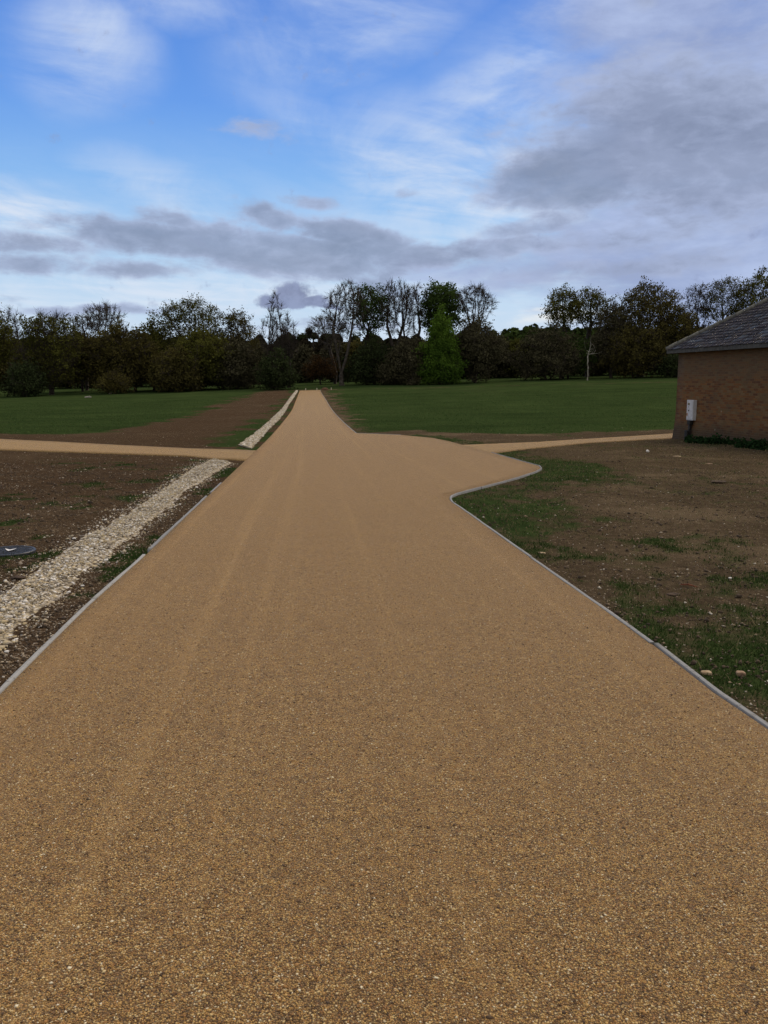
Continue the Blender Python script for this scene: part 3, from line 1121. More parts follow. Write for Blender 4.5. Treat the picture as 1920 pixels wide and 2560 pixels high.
x, y, u = strip_points(gv2_left, gv2_right, 26000, 1.7)
edge = np.minimum(u, 1 - u)
keep = rng.uniform(0, 1, len(x)) < sstep(-0.08, 0.14, edge + (fbm(x * 1.3, y * 1.3, 71, 3) - 0.5) * 0.4)
x, y, u = x[keep], y[keep], u[keep]
z = zg(x, y) + 0.02 + 0.05 * np.sin(np.clip(u, 0, 1) * pi) * rng.uniform(0.2, 1.0, len(x))
sz = (rng.gamma(5.0, 0.003, len(x)) + 0.008) * (1 + y * 0.008)
tag(stones('flint_gravel', x, y, z, sz, M_FLINT, 0.6),
    'strip of pale flint gravel beyond the cross path, running to the far trees', 'gravel', kind='stuff')


# loose chips in the soil
def cand(px0, px1, y0, y1, n):
    yy = np.sqrt(rng.uniform(y0 ** 1.2, y1 ** 1.2, n) ** (2 / 1.2))
    uu = rng.uniform(px0, px1, n)
    return (uu - 960) / F * yy * 1.06, yy


def scatter(n, x0, x1, y0, y1, power=1.0):
    yy = y0 * (y1 / y0) ** rng.uniform(0, 1, n)
    xx = rng.uniform(x0, x1, n) * (yy / y1) ** power
    return xx, yy


xs, ys_ = [], []
for (px0, px1, py0, py1, n) in ((-60, 560, 1130, 1700, 30000), (1000, 1980, 1090, 1850, 15000), (-30, 620, 1082, 1125, 1800), (1150, 1700, 1074, 1110, 1500)):
    # even scatter over the ground region seen between these bounds
    c = np.array(G([(px0, py0), (px1, py0), (px1, py1), (px0, py1)]))
    yy = rng.uniform(c[:, 1].min(), c[:, 1].max(), n * 3)
    yy = c[:, 1].min() * (c[:, 1].max() / c[:, 1].min()) ** rng.uniform(0, 1, n)
    uu = rng.uniform(px0, px1, n)
    xs.append((uu - 960) / F * yy * 1.08)
    ys_.append(yy)
x = np.concatenate(xs)
y = np.concatenate(ys_)
h = all_hard(x, y)
dg = np.maximum(sdist(x, y, GV1), sdist(x, y, GV2))
cl = fbm(x * 1.3, y * 1.3, 77, 4)
pr_ = np.where(x < xl(y), 0.22 + 0.9 * sstep(-0.5, 0.0, dg) + 0.5 * sstep(0.5, 0.65, cl), 0.22 + 0.5 * sstep(-0.35, -0.05, h) + 0.35 * sstep(0.55, 0.68, cl))
keep = (h < -0.05) & (dg < 0.02) & (rng.uniform(0, 1, len(x)) < pr_)
x, y = x[keep], y[keep]
sz = (rng.gamma(2.2, 0.0022, len(x)) + 0.003) * (1 + y * 0.02)
tag(stones('stone_chips', x, y, zg(x, y) + sz * 0.2, sz, M_CHIP, 0.6),
    'small tan and white stone chips scattered over the bare soil', 'stone chips', kind='stuff')


x, y = cand(-120, 640, 4, 21, 26000)
x2, y2_ = cand(960, 2000, 3.6, 30, 26000)
x, y = np.concatenate([x, x2]), np.concatenate([y, y2_])
k = (all_hard(x, y) < -0.05) & (sdist(x, y, GV1) < -0.05) & (rng.uniform(0, 1, len(x)) < sstep(0.40, 0.66, fbm(x * 1.9, y * 1.9, 140, 4)) + 0.1)
x, y = x[k], y[k]
sz = rng.gamma(2.0, 0.0035, len(x)) + 0.004
M_CRUMB = stone_mat('soil_crumbs', [(0, (0.028, 0.019, 0.012)), (0.5, (0.055, 0.038, 0.024)), (1, (0.095, 0.066, 0.041))], 0.95)
tag(stones('soil_crumbs', x, y, zg(x, y) + sz * 0.25, sz, M_CRUMB, 0.75), 'dark crumbs and small clods of earth over the bare soil', 'soil crumbs', kind='stuff')


n = 150000
yy = 1.35 * (13.0 / 1.35) ** rng.uniform(0, 1, n) ** 0.9
xx = (rng.uniform(-60, 1980, n) - 960) / F * yy * 1.12
k = road_in(xx, yy) > 0.01
xx, yy = xx[k], yy[k]
sz = rng.gamma(6.0, 0.00042, len(xx)) + 0.0009
M_GRIT = stone_mat('grit', [(0, (0.05, 0.03, 0.02)), (0.20, (0.14, 0.08, 0.035)), (0.36, (0.36, 0.18, 0.06)), (0.65, (0.56, 0.36, 0.12)), (0.90, (0.62, 0.46, 0.21)), (1, (0.82, 0.74, 0.54))])
tag(stones('grit', xx, yy, terr(xx, yy) + 0.030 + sz * 0.1, sz, M_GRIT, 0.7), 'loose golden and dark grit lying on the surface of the drive', 'grit', kind='stuff')


# a few larger stones one can point at
def rock(px, py, w_px, label, cat, mat, flat=0.55, el=1.5, name='stone', seed=1, blocky=False, rz=0.0):
    gx_, gy_ = ground_at(px, py)
    s = w_px / F * math.hypot(gy_, 1.5) / 2
    r = np.random.default_rng(seed)
    V, FA = ico(3)
    V = V.copy()
    if blocky:
        V = np.sign(V) * np.abs(V) ** 0.45
        V *= 0.85
    V *= np.array([el, 1, flat])
    for k in range(6):
        nrm = r.normal(size=3)
        nrm /= np.linalg.norm(nrm)
        d = V @ nrm
        lim = d.max() * r.uniform(0.70, 0.88)
        V = V - np.maximum(d - lim, 0)[:, None] * nrm[None] * 0.9
    V += (np.stack([fbm(V[:, 0] * 3 + 9, V[:, 1] * 3 + V[:, 2] * 2, seed + q, 3) for q in range(3)], 1) - 0.5) * 0.14
    V *= s / V[:, 0].max()
    c, sn = cos(rz), sin(rz)
    V = np.stack([V[:, 0] * c - V[:, 1] * sn, V[:, 0] * sn + V[:, 1] * c, V[:, 2]], 1)
    zz = zg1(gx_, gy_) - V[:, 2].min() - 0.25 * s * flat
    o = npmesh(name, V, FA, mat, loc=(gx_, gy_, zz))
    tag(o, label, cat)
    return o


M_SAND = simple('sandstone', (0.26, 0.18, 0.105), (0.46, 0.36, 0.23), 30, 0.9, 0.5, 0.006)
M_SAND2 = simple('brown_stone', (0.17, 0.10, 0.065), (0.33, 0.23, 0.15), 30, 0.9, 0.5, 0.006)
M_WHITE = simple('white_flint', (0.50, 0.47, 0.42), (0.78, 0.76, 0.72), 60, 0.6, 0.4, 0.004)
M_CLOD = simple('clod', (0.030, 0.020, 0.014), (0.085, 0.058, 0.038), 40, 0.95, 0.7, 0.01)
rock(1766, 1684, 27, 'pale sandstone chunk lying close to the right edging board', 'stone', M_SAND, 0.55, 1.4, seed=3, blocky=True, rz=0.1)
rock(1851, 1684, 23, 'squarish brown stone in the grass, near the right edge of the picture', 'stone', M_SAND2, 0.75, 1.15, seed=5, blocky=True, rz=-0.1)
rock(1355, 1382, 20, 'flat tan stone in the green strip beside the right edging', 'stone', M_SAND, 0.35, 1.8, seed=8, blocky=True, rz=-0.3)
rock(1907, 1806, 16, 'small white flint touching the end of the nearest right edging board', 'stone', M_WHITE, 0.5, 1.6, seed=9)
rock(1826, 1441, 10, 'white flint alone on the bare soil in the middle of the right verge', 'stone', M_WHITE, 0.6, 1.3, seed=12)
rock(1619, 1131, 9, 'bright white stone on the verge left of the brick building', 'stone', M_WHITE, 0.9, 1.0, seed=13)
rock(1664, 1619, 7, 'small white pebble beside the joint of the right edging boards', 'stone', M_WHITE, 0.5, 1.4, seed=15)
rock(1694, 1142, 17, 'flat pale slab of stone near the corner of the brick building', 'stone', M_SAND, 0.3, 2.2, seed=14, rz=-0.3)
rock(1773, 1159, 17, 'flat greyish stone in front of the weeds by the brick wall', 'stone', M_SAND2, 0.3, 2.2, seed=17, rz=-0.4)
rock(168, 1384, 9, 'yellowish lump of flint beside the gravel drain, right of the manhole cover', 'stone', M_SAND, 0.8, 1.2, seed=16)
rock(35, 1424, 12, 'pale yellow flat stone in the tufts just below the manhole cover', 'stone', M_SAND, 0.35, 1.6, seed=18)
rock(60, 1416, 10, 'pale chip leaning in the grass between manhole cover and gravel', 'stone', M_WHITE, 0.35, 1.5, seed=28)
rock(1683, 1480, 36, 'dark low clod of earth in the middle of the right verge', 'clod', M_CLOD, 0.28, 1.5, name='earth_clod', seed=19)
rock(1795, 1208, 40, 'dark flat clod on the verge in front of the brick wall', 'clod', M_CLOD, 0.25, 1.8, name='earth_clod', seed=20)
rock(47, 1443, 38, 'dark earth clod at the left end of the gravel drain below the tufts', 'clod', M_CLOD, 0.3, 1.6, name='earth_clod', seed=21)

# rusty twig on the right verge
M_TWIG = simple('red_twig', (0.10, 0.03, 0.015), (0.20, 0.07, 0.03), 60, 0.8, 0.3, 0.003)
a = ground_at(1702, 1463)
b = ground_at(1744, 1468)
mb = MB()
mb.tube([(a[0], a[1], zg1(*a) + 0.012), ((a[0] * .6 + b[0] * .4), (a[1] * .6 + b[1] * .4) - 0.02, zg1(*a) + 0.025), (b[0], b[1], zg1(*b) + 0.012)], [0.006, 0.008, 0.004], 6)
tag(mb.build('twig', M_TWIG), 'short reddish twig lying on the bare soil of the right verge', 'twig')

# blue membrane scraps behind the nearest left board
M_BLUE = simple('blue_plastic', (0.025, 0.045, 0.11), (0.05, 0.085, 0.19), 30, 0.5, 0.3, 0.01)
M_PAPER = simple('paper', (0.62, 0.62, 0.60), (0.78, 0.78, 0.76), 20, 0.8, 0.2, 0.002)


def scrap(pts_px, half, label, seed, mat, name, lift=0.014):
    """crumpled strip following ground points; 4 mm thick"""
    r = np.random.default_rng(seed)
    pts = resample(G(pts_px), 26)
    t = np.gradient(pts, axis=0)
    t /= np.linalg.norm(t, axis=1)[:, None]
    nrm = np.stack([t[:, 1], -t[:, 0]], 1)
    rows = []
    for k, q in enumerate((-1, -0.3, 0.4, 1)):
        wv = half * (0.75 + 0.5 * fbm(np.arange(26) * 0.6, np.full(26, k * 3.3 + seed), seed, 3))
        p = pts + nrm * (q * wv)[:, None]
        zz = zg(p[:, 0], p[:, 1]) + lift + r.uniform(0, 0.018, 26)
        rows.append(np.concatenate([p, zz[:, None]], 1))
    top = np.stack(rows, 1).reshape(-1, 3)
    bot = top - np.array([0, 0, 0.004])
    FA = grid_faces(26, 4)
    o = npmesh(name, np.concatenate([top, bot]), np.concatenate([FA, FA[:, ::-1] + len(top)]), mat)
    return tag(o, label, 'plastic scrap' if mat is M_BLUE else 'paper')


scrap([(-30, 1760), (20, 1718), (48, 1690)], 0.011, 'blue plastic scrap behind the pale left edging board, at the left edge of the picture', 3, M_BLUE, 'plastic_scrap')
scrap([(66, 1674), (83, 1658)], 0.008, 'short blue plastic scrap further along the same left edging board', 5, M_BLUE, 'plastic_scrap')

# manhole cover
mx_, my_ = ground_at(24, 1380)
mh = empty('manhole_cover', (mx_, my_, zg1(mx_, my_)))
tag(mh, 'round black ribbed plastic manhole cover in the soil at the left edge', 'manhole cover')
M_PLA = simple('black_plastic', (0.030, 0.032, 0.036), (0.060, 0.063, 0.070), 20, 0.45, 0.15, 0.003)
R0 = 0.245
ring = MB()
n = 64
V = []
prof = [(R0, -0.06), (R0, 0.028), (R0 - 0.006, 0.034), (R0 - 0.022, 0.034), (R0 - 0.026, 0.026), (R0 - 0.026, -0.01)]
for k in range(n):
    an = 2 * pi * k / n
    V += [(r * cos(an), r * sin(an), zz) for r, zz in prof]
FA = []
m_ = len(prof)
for k in range(n):
    for j in range(m_ - 1):
        a = k * m_ + j
        b = ((k + 1) % n) * m_ + j
        FA.append((a, b, b + 1, a + 1))
ring.add(V, FA)
ring.build('frame', M_PLA, mh)
lid = MB()
V = []
for r in (R0 - 0.028,):
    V = [(r * cos(2 * pi * k / n), r * sin(2 * pi * k / n), 0.024) for k in range(n)] + [(r * cos(2 * pi * k / n), r * sin(2 * pi * k / n), -0.01) for k in range(n)]
lid.add(V, [list(range(n))] + [(k, k + n, (k + 1) % n + n, (k + 1) % n) for k in range(n)])
st = 0.026
for i in range(-8, 9):
    for j in range(-8, 9):
        cx_, cy_ = i * st, j * st
        if math.hypot(cx_, cy_) < R0 - 0.045:
            if (i + j) % 2:
                lid.box((cx_, cy_, 0.026), (0.020, 0.008, 0.008))
            else:
                lid.box((cx_, cy_, 0.026), (0.008, 0.020, 0.008))
lid.build('lid', M_PLA, mh)
# white scrap of paper on the lid
pc = np.array([mx_ - 0.01, my_ + 0.0, mh.location.z + 0.034])
out2 = [(-0.055, 0.045), (0.0, 0.03), (0.06, 0.05), (0.05, -0.02), (0.02, -0.05), (-0.01, -0.01), (-0.03, 0.015)]
Vt = [(a, b, 0.0 + 0.01 * abs(a) / 0.06) for a, b in out2]
k = len(Vt)
mbp = MB()
mbp.add([(a, b, c) for a, b, c in Vt] + [(a, b, c - 0.002) for a, b, c in Vt], [list(range(k)), [k + q for q in range(k)][::-1]] + [(q, q + k, (q + 1) % k + k, (q + 1) % k) for q in range(k)])
po = mbp.build('paper_scrap', M_PAPER)
po.location = pc
tag(po, 'torn scrap of white paper lying on the black manhole cover', 'paper')


# ------------------------------------------------------------------ grass blades
def blades(name, x, y, h, mat, label, wid=0.004, lean=0.5, cat='grass', z=None):
    n = len(x)
    z = zg(x, y) - 0.004 if z is None else z
    a = rng.uniform(0, 2 * pi, n)
    la = rng.uniform(0, 2 * pi, n)
    ll = rng.uniform(0.1, lean, n) * h
    w_ = wid * rng.uniform(0.7, 1.4, n) if np.isscalar(wid) else wid * rng.uniform(0.7, 1.4, n)
    bx, by = np.cos(a) * w_, np.sin(a) * w_
    mxx, mxy = np.cos(la) * ll, np.sin(la) * ll
    p0 = np.stack([x - bx, y - by, z], 1)
    p1 = np.stack([x + bx, y + by, z], 1)
    p2 = np.stack([x + bx * 0.8 + mxx * 0.4, y + by * 0.8 + mxy * 0.4, z + h * 0.6], 1)
    p3 = np.stack([x - bx * 0.8 + mxx * 0.4, y - by * 0.8 + mxy * 0.4, z + h * 0.6], 1)
    p4 = np.stack([x + mxx, y + mxy, z + h], 1)
    V = np.stack([p0, p1, p2, p3, p4], 1).reshape(-1, 3)
    i = np.arange(n) * 5
    q = np.stack([i, i + 1, i + 2, i + 3], 1)
    tr = np.stack([i + 3, i + 2, i + 4], 1)
    o = npmesh(name, V, [q, tr], mat, attrs={'rnd': np.repeat(rng.uniform(0, 1, n), 5)})
    return tag(o, label, cat, kind='stuff')




def grow_grass(regions, thr=0.45):
    X_, Y_ = [], []
    for r in regions:
        x, y = cand(*r)
        ga = grass_amount(x, y)
        dg = np.maximum(sdist(x, y, GV1), sdist(x, y, GV2))
        k = (all_hard(x, y) < -0.055) & (dg < -0.01) & (rng.uniform(0, 1, len(x)) < sstep(thr - 0.25, thr + 0.55, ga))
        X_.append(x[k])
        Y_.append(y[k])
    return np.concatenate(X_), np.concatenate(Y_)


x, y = grow_grass([(1000, 2000, 3.6, 9, 60000), (980, 2000, 9, 34, 60000)])
hh = rng.gamma(2.4, 0.0055, len(x)) + 0.006
blades('grass', x, y, hh * (1 + y * 0.012), M_BLADE, 'patchy green grass on the right verge between edging and brick building', 0.0022 * (1 + y * 0.10), 0.8)
x, y = grow_grass([(-120, 640, 4, 10, 60000), (-120, 640, 10, 21, 50000)])
hh = rng.gamma(2.4, 0.0055, len(x)) + 0.006
blades('grass', x, y, hh * (1 + y * 0.012), M_BLADE, 'green tufts of grass beside the flint drain on the left', 0.0022 * (1 + y * 0.10), 0.8)
x, y = cand(1000, 2000, 3.6, 32, 26000)
k = (all_hard(x, y) < -0.06) & (x > xr(y))
x, y = x[k], y[k]
blades('dry_grass', x, y, (rng.gamma(3, 0.006, len(x)) + 0.008) * (1 + y * 0.01), M_DRY, 'dry straw coloured grass stalks lying on the worn right verge', 0.0016 * (1 + y * 0.10), 1.6, 'dry grass')

M_PAST = foliage_mat('pasture_blades', (0.028, 0.056, 0.016), (0.085, 0.130, 0.040), 0.3, 0.3)
x, y = grow_grass([(-100, 700, 38, 120, 30000), (800, 1760, 36, 130, 40000)], 0.5)
hh = (rng.gamma(4, 0.009, len(x)) + 0.01) * (0.5 + fbm(x * 0.3, y * 0.3, 90, 3))
blades('grass', x, y, hh, M_PAST, 'short green pasture grass of the two fields behind the cross paths', 0.010 * (1 + y * 0.02), 1.4)

# ------------------------------------------------------------------ brick building
BX, BY = ground_at(1686, 1097)
WD = np.array([sin(radians(9.5)), -cos(radians(9.5))])       # along the wall, towards the camera
WN = np.array([cos(radians(9.5)), sin(radians(9.5))])        # into the building
BZ = float(terr(BX, BY)) - 0.25
EAVE = z_at(883, BY)
WLEN, WDEP = 17.0, 8.5
print('BUILDING', BX, BY, BZ, EAVE)


def brick_mat():
    m, t = newmat('old_brick')
    tcn = t.new('ShaderNodeTexCoord').outputs['Object']
    x_, y_, z_ = t.sep(tcn)
    # pick the along-wall coordinate from the face normal
    nrm = t.new('ShaderNodeNewGeometry').outputs['Normal']
    tr = t.new('ShaderNodeVectorTransform', vector_type='NORMAL', convert_from='WORLD', convert_to='OBJECT')
    t.put(tr.inputs[0], nrm)
    nx, ny, nz_ = t.sep(tr.outputs[0])
    isx = t.map(t.math('ABSOLUTE', nx), 0.45, 0.55)
    u = t.math('ADD', t.math('MULTIPLY', isx, y_), t.math('MULTIPLY', t.math('SUBTRACT', 1.0, isx), x_))
    uv = t.comb(u, z_, 0.0)
    wob = t.vmath('MULTIPLY', t.vmath('SUBTRACT', t.noise(uv, 3.0, 3, 0.5, out=1), (0.5, 0.5, 0.5)), (0.02, 0.03, 0))
    br = t.new('ShaderNodeTexBrick')
    t.put(br.inputs['Vector'], t.vmath('ADD', uv, wob))
    br.inputs['Scale'].default_value = 1.0
    br.inputs['Brick Width'].default_value = 0.235
    br.inputs['Row Height'].default_value = 0.078
    br.inputs['Mortar Size'].default_value = 0.007
    br.inputs['Mortar Smooth'].default_value = 0.3
    br.inputs['Color1'].default_value = (0, 0, 0, 1)
    br.inputs['Color2'].default_value = (1, 1, 1, 1)
    br.inputs['Mortar'].default_value = (0.5, 0.5, 0.5, 1)
    v = br.outputs['Color']
    mort = br.outputs['Fac']
    col = t.ramp(v, [(0, (0.085, 0.040, 0.022)), (0.3, (0.135, 0.058, 0.022)), (0.55, (0.165, 0.085, 0.034)), (0.8, (0.120, 0.078, 0.040)), (1, (0.160, 0.104, 0.056))])
    n1 = t.noise(uv, 0.9, 6, 0.65, 0.4)
    n2 = t.noise(uv, 14, 5, 0.65)
    # upper courses weathered greyer, middle redder, foot darker
    up = t.map(t.math('ADD', z_, t.math('MULTIPLY', n1, 0.9)), 2.65, 3.25)
    col = t.mix(t.math('MULTIPLY', up, 0.55), col, (0.088, 0.072, 0.054))
    lo = t.map(t.math('ADD', z_, t.math('MULTIPLY', n1, 1.2)), 1.75, 1.15)
    col = t.mix(t.math('MULTIPLY', lo, 0.8), col, (0.036, 0.029, 0.022))
    col = t.mix(t.map(n1, 0.5, 0.7, 0, 0.5), col, (0.075, 0.062, 0.045))
    col = t.mix(t.map(n2, 0.45, 0.75, 0, 0.5), col, (0.09, 0.06, 0.04))
    col = t.mix(t.math('MULTIPLY', mort, 0.55), col, (0.12, 0.10, 0.072))
    # lime and salt marks
    s1 = t.voro(t.vmath('ADD', uv, wob), 3.2, 'Color')
    s1d = t.voro(t.vmath('ADD', uv, wob), 3.2, 'Distance')
    a_, b_, c_ = t.sep(s1)
    k_ = t.math('MULTIPLY', t.math('MULTIPLY', t.map(a_, 0.80, 0.82), t.map(s1d, 0.13, 0.07)), t.map(z_, 1.7, 1.4))
    col = t.mix(t.math('MULTIPLY', k_, 0.6), col, (0.28, 0.26, 0.23))
    col = t.mix(1.0, col, (1.02, 0.96, 0.80), 'MULTIPLY')
    t.put(t.b.inputs['Base Color'], col)
    t.b.inputs['Roughness'].default_value = 0.92
    bump(t, t.math('SUBTRACT', t.math('MULTIPLY', n2, 0.6), mort), 0.7, 0.012)
    return m


def slate_mat():
    m, t = newmat('slate')
    r = t.attr('rnd')
    n = t.noise(t.pos, 5, 5, 0.6)
    col = t.ramp(r, [(0, (0.022, 0.021, 0.026)), (0.4, (0.045, 0.038, 0.046)), (0.7, (0.060, 0.052, 0.050)), (0.9, (0.060, 0.075, 0.100)), (1, (0.10, 0.11, 0.125))])
    col = t.mix(t.map(n, 0.5, 0.75, 0, 0.5), col, (0.070, 0.070, 0.050))
    l_ = t.noise(t.pos, 26, 4, 0.7)
    col = t.mix(t.map(l_, 0.66, 0.74, 0, 0.5), col, (0.20, 0.205, 0.17))
    t.put(t.b.inputs['Base Color'], col)
    t.b.inputs['Roughness'].default_value = 0.75
    bump(t, l_, 0.3, 0.006)
    return m


bld = empty('brick_building', (BX, BY, BZ), math.atan2(-WD[0], WD[1]) + pi)
# local axes: find them from the rotation: local -Y runs along the wall to the camera, +X into the building
bld.rotation_euler = (0, 0, radians(9.5))
tag(bld, 'low old brick building with hipped slate roof at the right edge', 'building')
M_BRICK = brick_mat()
HW = EAVE - BZ
# walls as a closed shell with a slightly spread foot
zs = np.linspace(0, HW, 16)
batt = 0.09 * np.clip((1.35 - zs) / 1.35, 0, 1) ** 1.5
cor = [(0, 0), (0, -WLEN), (WDEP, -WLEN), (WDEP, 0)]
per = []
for (ax, ay), (bx, by) in zip(cor, cor[1:] + cor[:1]):
    for s in np.linspace(0, 1, 30, endpoint=False):
        per.append((ax + (bx - ax) * s, ay + (by - ay) * s))
per = np.array(per)
cen = np.array([WDEP / 2, -WLEN / 2])
V = []
for zq, bq in zip(zs, batt):
    sc_ = np.array([(WDEP / 2 + bq) / (WDEP / 2), (WLEN / 2 + bq) / (WLEN / 2)])
    p = cen + (per - cen) * sc_
    V.append(np.concatenate([p, np.full((len(p), 1), zq)], 1))
V = np.concatenate(V)
npn = len(per)
FA = []
for i in range(len(zs) - 1):
    for k in range(npn):
        a = i * npn + k
        b = i * npn + (k + 1) % npn
        FA.append((a, b, b + npn, a + npn))
wall = npmesh('wall', V, np.array(FA), M_BRICK, bld)
# roof: slates laid course by course on the two visible slopes and the hidden ones
OV = 0.32
TANP = 0.66
E0 = HW + 0.10
M_SLATE = slate_mat()
rx0, rx1, ry0, ry1 = -OV, WDEP + OV, OV, -WLEN - OV
rise = (WDEP / 2 + OV) * TANP
core_ = MB()
half = WDEP / 2 + OV
apexA = (WDEP / 2, ry0 - half, E0 + rise)
apexB = (WDEP / 2, ry1 + half, E0 + rise)
core_.add([(rx0, ry0, E0), (rx0, ry1, E0), (rx1, ry1, E0), (rx1, ry0, E0), apexA, apexB],
          [(0, 1, 5, 4), (1, 2, 5), (2, 3, 4, 5), (3, 0, 4), (3, 2, 1, 0)])
roof = core_.build('roof', simple('roof_underlay', (0.04, 0.035, 0.035), (0.07, 0.06, 0.06), 5), bld)


def slates(o3, along, inward, length, n_rows, shrink0, shrink1, name='slates'):
    """rows of slates; along = unit vector along the eave, inward = horizontal unit vector up the slope"""
    o3 = np.array(o3, float)
    along = np.array(along, float)
    up = np.array([inward[0], inward[1], TANP])
    sl_ = np.linalg.norm(up)
    up /= sl_
    nrm = np.cross(along, up)
    nrm *= np.sign(nrm[2])
    VV, FF, RN = [], [], []
    g = 0.20
    c = 0
    for rix in range(n_rows):
        d0 = rix * g - 0.03
        run0 = d0 / sl_
        a0 = max(0, run0) * shrink0
        a1 = length - max(0, run0) * shrink1
        s = a0 - 0.0 + (0.15 if rix % 2 else 0.0) * 0
        s = a0 - (0.13 if rix % 2 else 0.0)
        while s < a1:
            wv = random.uniform(0.26, 0.34)
            s0 = max(s, a0 - 0.02)
            s1 = min(s + wv - 0.005, a1 + 0.02)
            if s1 - s0 > 0.03:
                lift0 = 0.030 + random.uniform(0, 0.016)
                lift1 = 0.004
                top = d0 + g + 0.12
                dj = random.uniform(-0.012, 0.012)
                run1 = top / sl_
                e0 = max(s0, run1 * shrink0 - 0.02)
                e1 = min(s1, length - run1 * shrink1 + 0.02)
                if e1 < e0:
                    e0 = e1 = (e0 + e1) / 2
                q = [o3 + along * s0 + up * (d0 + dj) + nrm * lift0, o3 + along * s1 + up * (d0 + dj + random.uniform(-0.006, 0.006)) + nrm * (lift0 + random.uniform(-0.004, 0.004)),
                     o3 + along * e1 + up * top + nrm * lift1, o3 + along * e0 + up * top + nrm * lift1]
                q += [p - nrm * 0.012 for p in q]
                VV += q
                FF += [(c, c + 1, c + 2, c + 3), (c + 4, c + 5, c + 1, c), (c + 5, c + 6, c + 2, c + 1), (c + 7, c + 4, c, c + 3)]
                RN += [random.random() ** 1.3] * 8
                c += 8
            s += wv
    return npmesh(name, np.array(VV), np.array(FF), M_SLATE, roof, attrs={'rnd': np.array(RN)})


SL = math.hypot(1, TANP)
nr = int(half * SL / 0.20)
slates((rx0, ry0, E0), (0, -1, 0), (1, 0), ry0 - ry1, nr, 1.0, 1.0, 'slates')
slates((rx0, ry0, E0), (1, 0, 0), (0, -1), rx1 - rx0, nr, 1.0, 1.0, 'slates')
# hip and ridge tiles
hp = MB()
M_HIP = simple('hip_tile', (0.075, 0.075, 0.066), (0.16, 0.16, 0.14), 12, 0.85, 0.4, 0.01)


def hip(a, b, n):
    a = np.array(a, float)
    b = np.array(b, float)
    for i in range(n):
        p = a + (b - a) * (i / n) + np.array([0, 0, 0.02])
        q = a + (b - a) * ((i + 1.05) / n) + np.array([0, 0, 0.045])
        hp.tube([q, p], [0.085, 0.092], 10)


hip((rx0, ry0, E0), apexA, 17)
hip((rx0, ry1, E0), apexB, 17)
hip(apexA, apexB, 22)
hp.build('hip_tiles', M_HIP, roof, True)
fm = simple('fascia_paint', (0.045, 0.046, 0.042), (0.085, 0.085, 0.078), 9, 0.8, 0.3, 0.004)
fb = MB()
fb.box((rx0 + 0.012, (ry0 + ry1) / 2, E0 - 0.070), (0.028, ry0 - ry1, 0.14), bev=0.003)
fb.box(((rx0 + rx1) / 2, ry0 - 0.012, E0 - 0.072), (rx1 - rx0 - 0.06, 0.028, 0.138), bev=0.003)
fb.build('fascia', fm, bld)
sf = MB()
sf.box((rx0 / 2 + 0.016, (ry0 + ry1) / 2, E0 - 0.12), (OV - 0.04, ry0 - ry1 - 0.06, 0.02))
sf.build('soffit', fm, bld)

# electric meter box on the long wall
def wall_s(px):
    """distance along the wall where column px meets it"""
    best = min(np.linspace(0, 12, 1201), key=lambda s: abs(960 + F * (BX + WD[0] * s) / ((BY + WD[1] * s) * cos(PITCH)) - px))
    return best


sB = wall_s(1737)
yB = BY + WD[1] * sB
zt = z_at(999, yB) - BZ
zb = z_at(1049, yB) - BZ
print('METER', sB, zt, zb)
M_MET = None
m, t = newmat('meter_box_paint')
o_ = t.new('ShaderNodeTexCoord').outputs['Object']
n_ = t.noise(o_, 7, 5, 0.6)
col = t.mix(t.map(n_, 0.35, 0.7), (0.42, 0.43, 0.45), (0.55, 0.56, 0.58))
n2_ = t.noise(o_, 4.0, 4, 0.7, 0.4)
col = t.mix(t.map(n2_, 0.64, 0.70, 0, 0.8), col, (0.36, 0.19, 0.10))
t.put(t.b.inputs['Base Color'], col)
t.b.inputs['Roughness'].default_value = 0.5
M_MET = m
wmid = -0.0
hB = zt - zb
mt = empty('meter_box', (0, 0, 0))
c_ = np.array([BX, BY]) + WD * sB
mt.location = (c_[0], c_[1], BZ + zb)
mt.rotation_euler = (0, 0, radians(9.5))
tag(mt, 'pale grey utility meter box fixed to the brick wall', 'meter box')
bxm = MB()
bxm.box((-0.065, 0, hB / 2), (0.13, 0.46, hB), bev=0.006)
bxm.build('casing', M_MET, mt)
dr = MB()
dr.box((-0.136, 0, hB / 2), (0.010, 0.42, hB - 0.05), bev=0.004)
dr.build('door', M_MET, mt)
M_LAB = simple('dark_label', (0.03, 0.03, 0.03), (0.09, 0.085, 0.05), 60, 0.6, 0.0)
M_LABY = simple('worn_label', (0.30, 0.26, 0.14), (0.42, 0.38, 0.24), 60, 0.6, 0.0)
lb = MB()
lb.box((-0.1425, 0.08, hB * 0.80), (0.003, 0.13, 0.075), bev=0.001)
lbo = lb.build('label_plate', M_LAB, mt)
lb = MB()
lb.box((-0.1425, 0.065, hB * 0.475), (0.003, 0.075, 0.055), bev=0.001)
lb.build('label_plate', M_LAB, mt)
lb = MB()
for q in range(3):
    lb.box((-0.145, 0.08 + (q - 1) * 0.035, hB * 0.80), (0.002, 0.020, 0.04))
lb.build('lettering', M_LABY, lbo)
lb = MB()
lb.box((-0.1425, 0.075, hB * 0.65), (0.004, 0.018, 0.07), R=[[1, 0, 0], [0, cos(-0.3), -sin(-0.3)], [0, sin(-0.3), cos(-0.3)]], bev=0.001)
lb.build('handle', M_LAB, mt)
lb = MB()
lb.box((-0.1425, 0.16, hB * 0.28), (0.003, 0.07, 0.10), bev=0.001)
lb.build('rust_patch', simple('rust', (0.22, 0.09, 0.04), (0.38, 0.19, 0.09), 40, 0.8), mt)
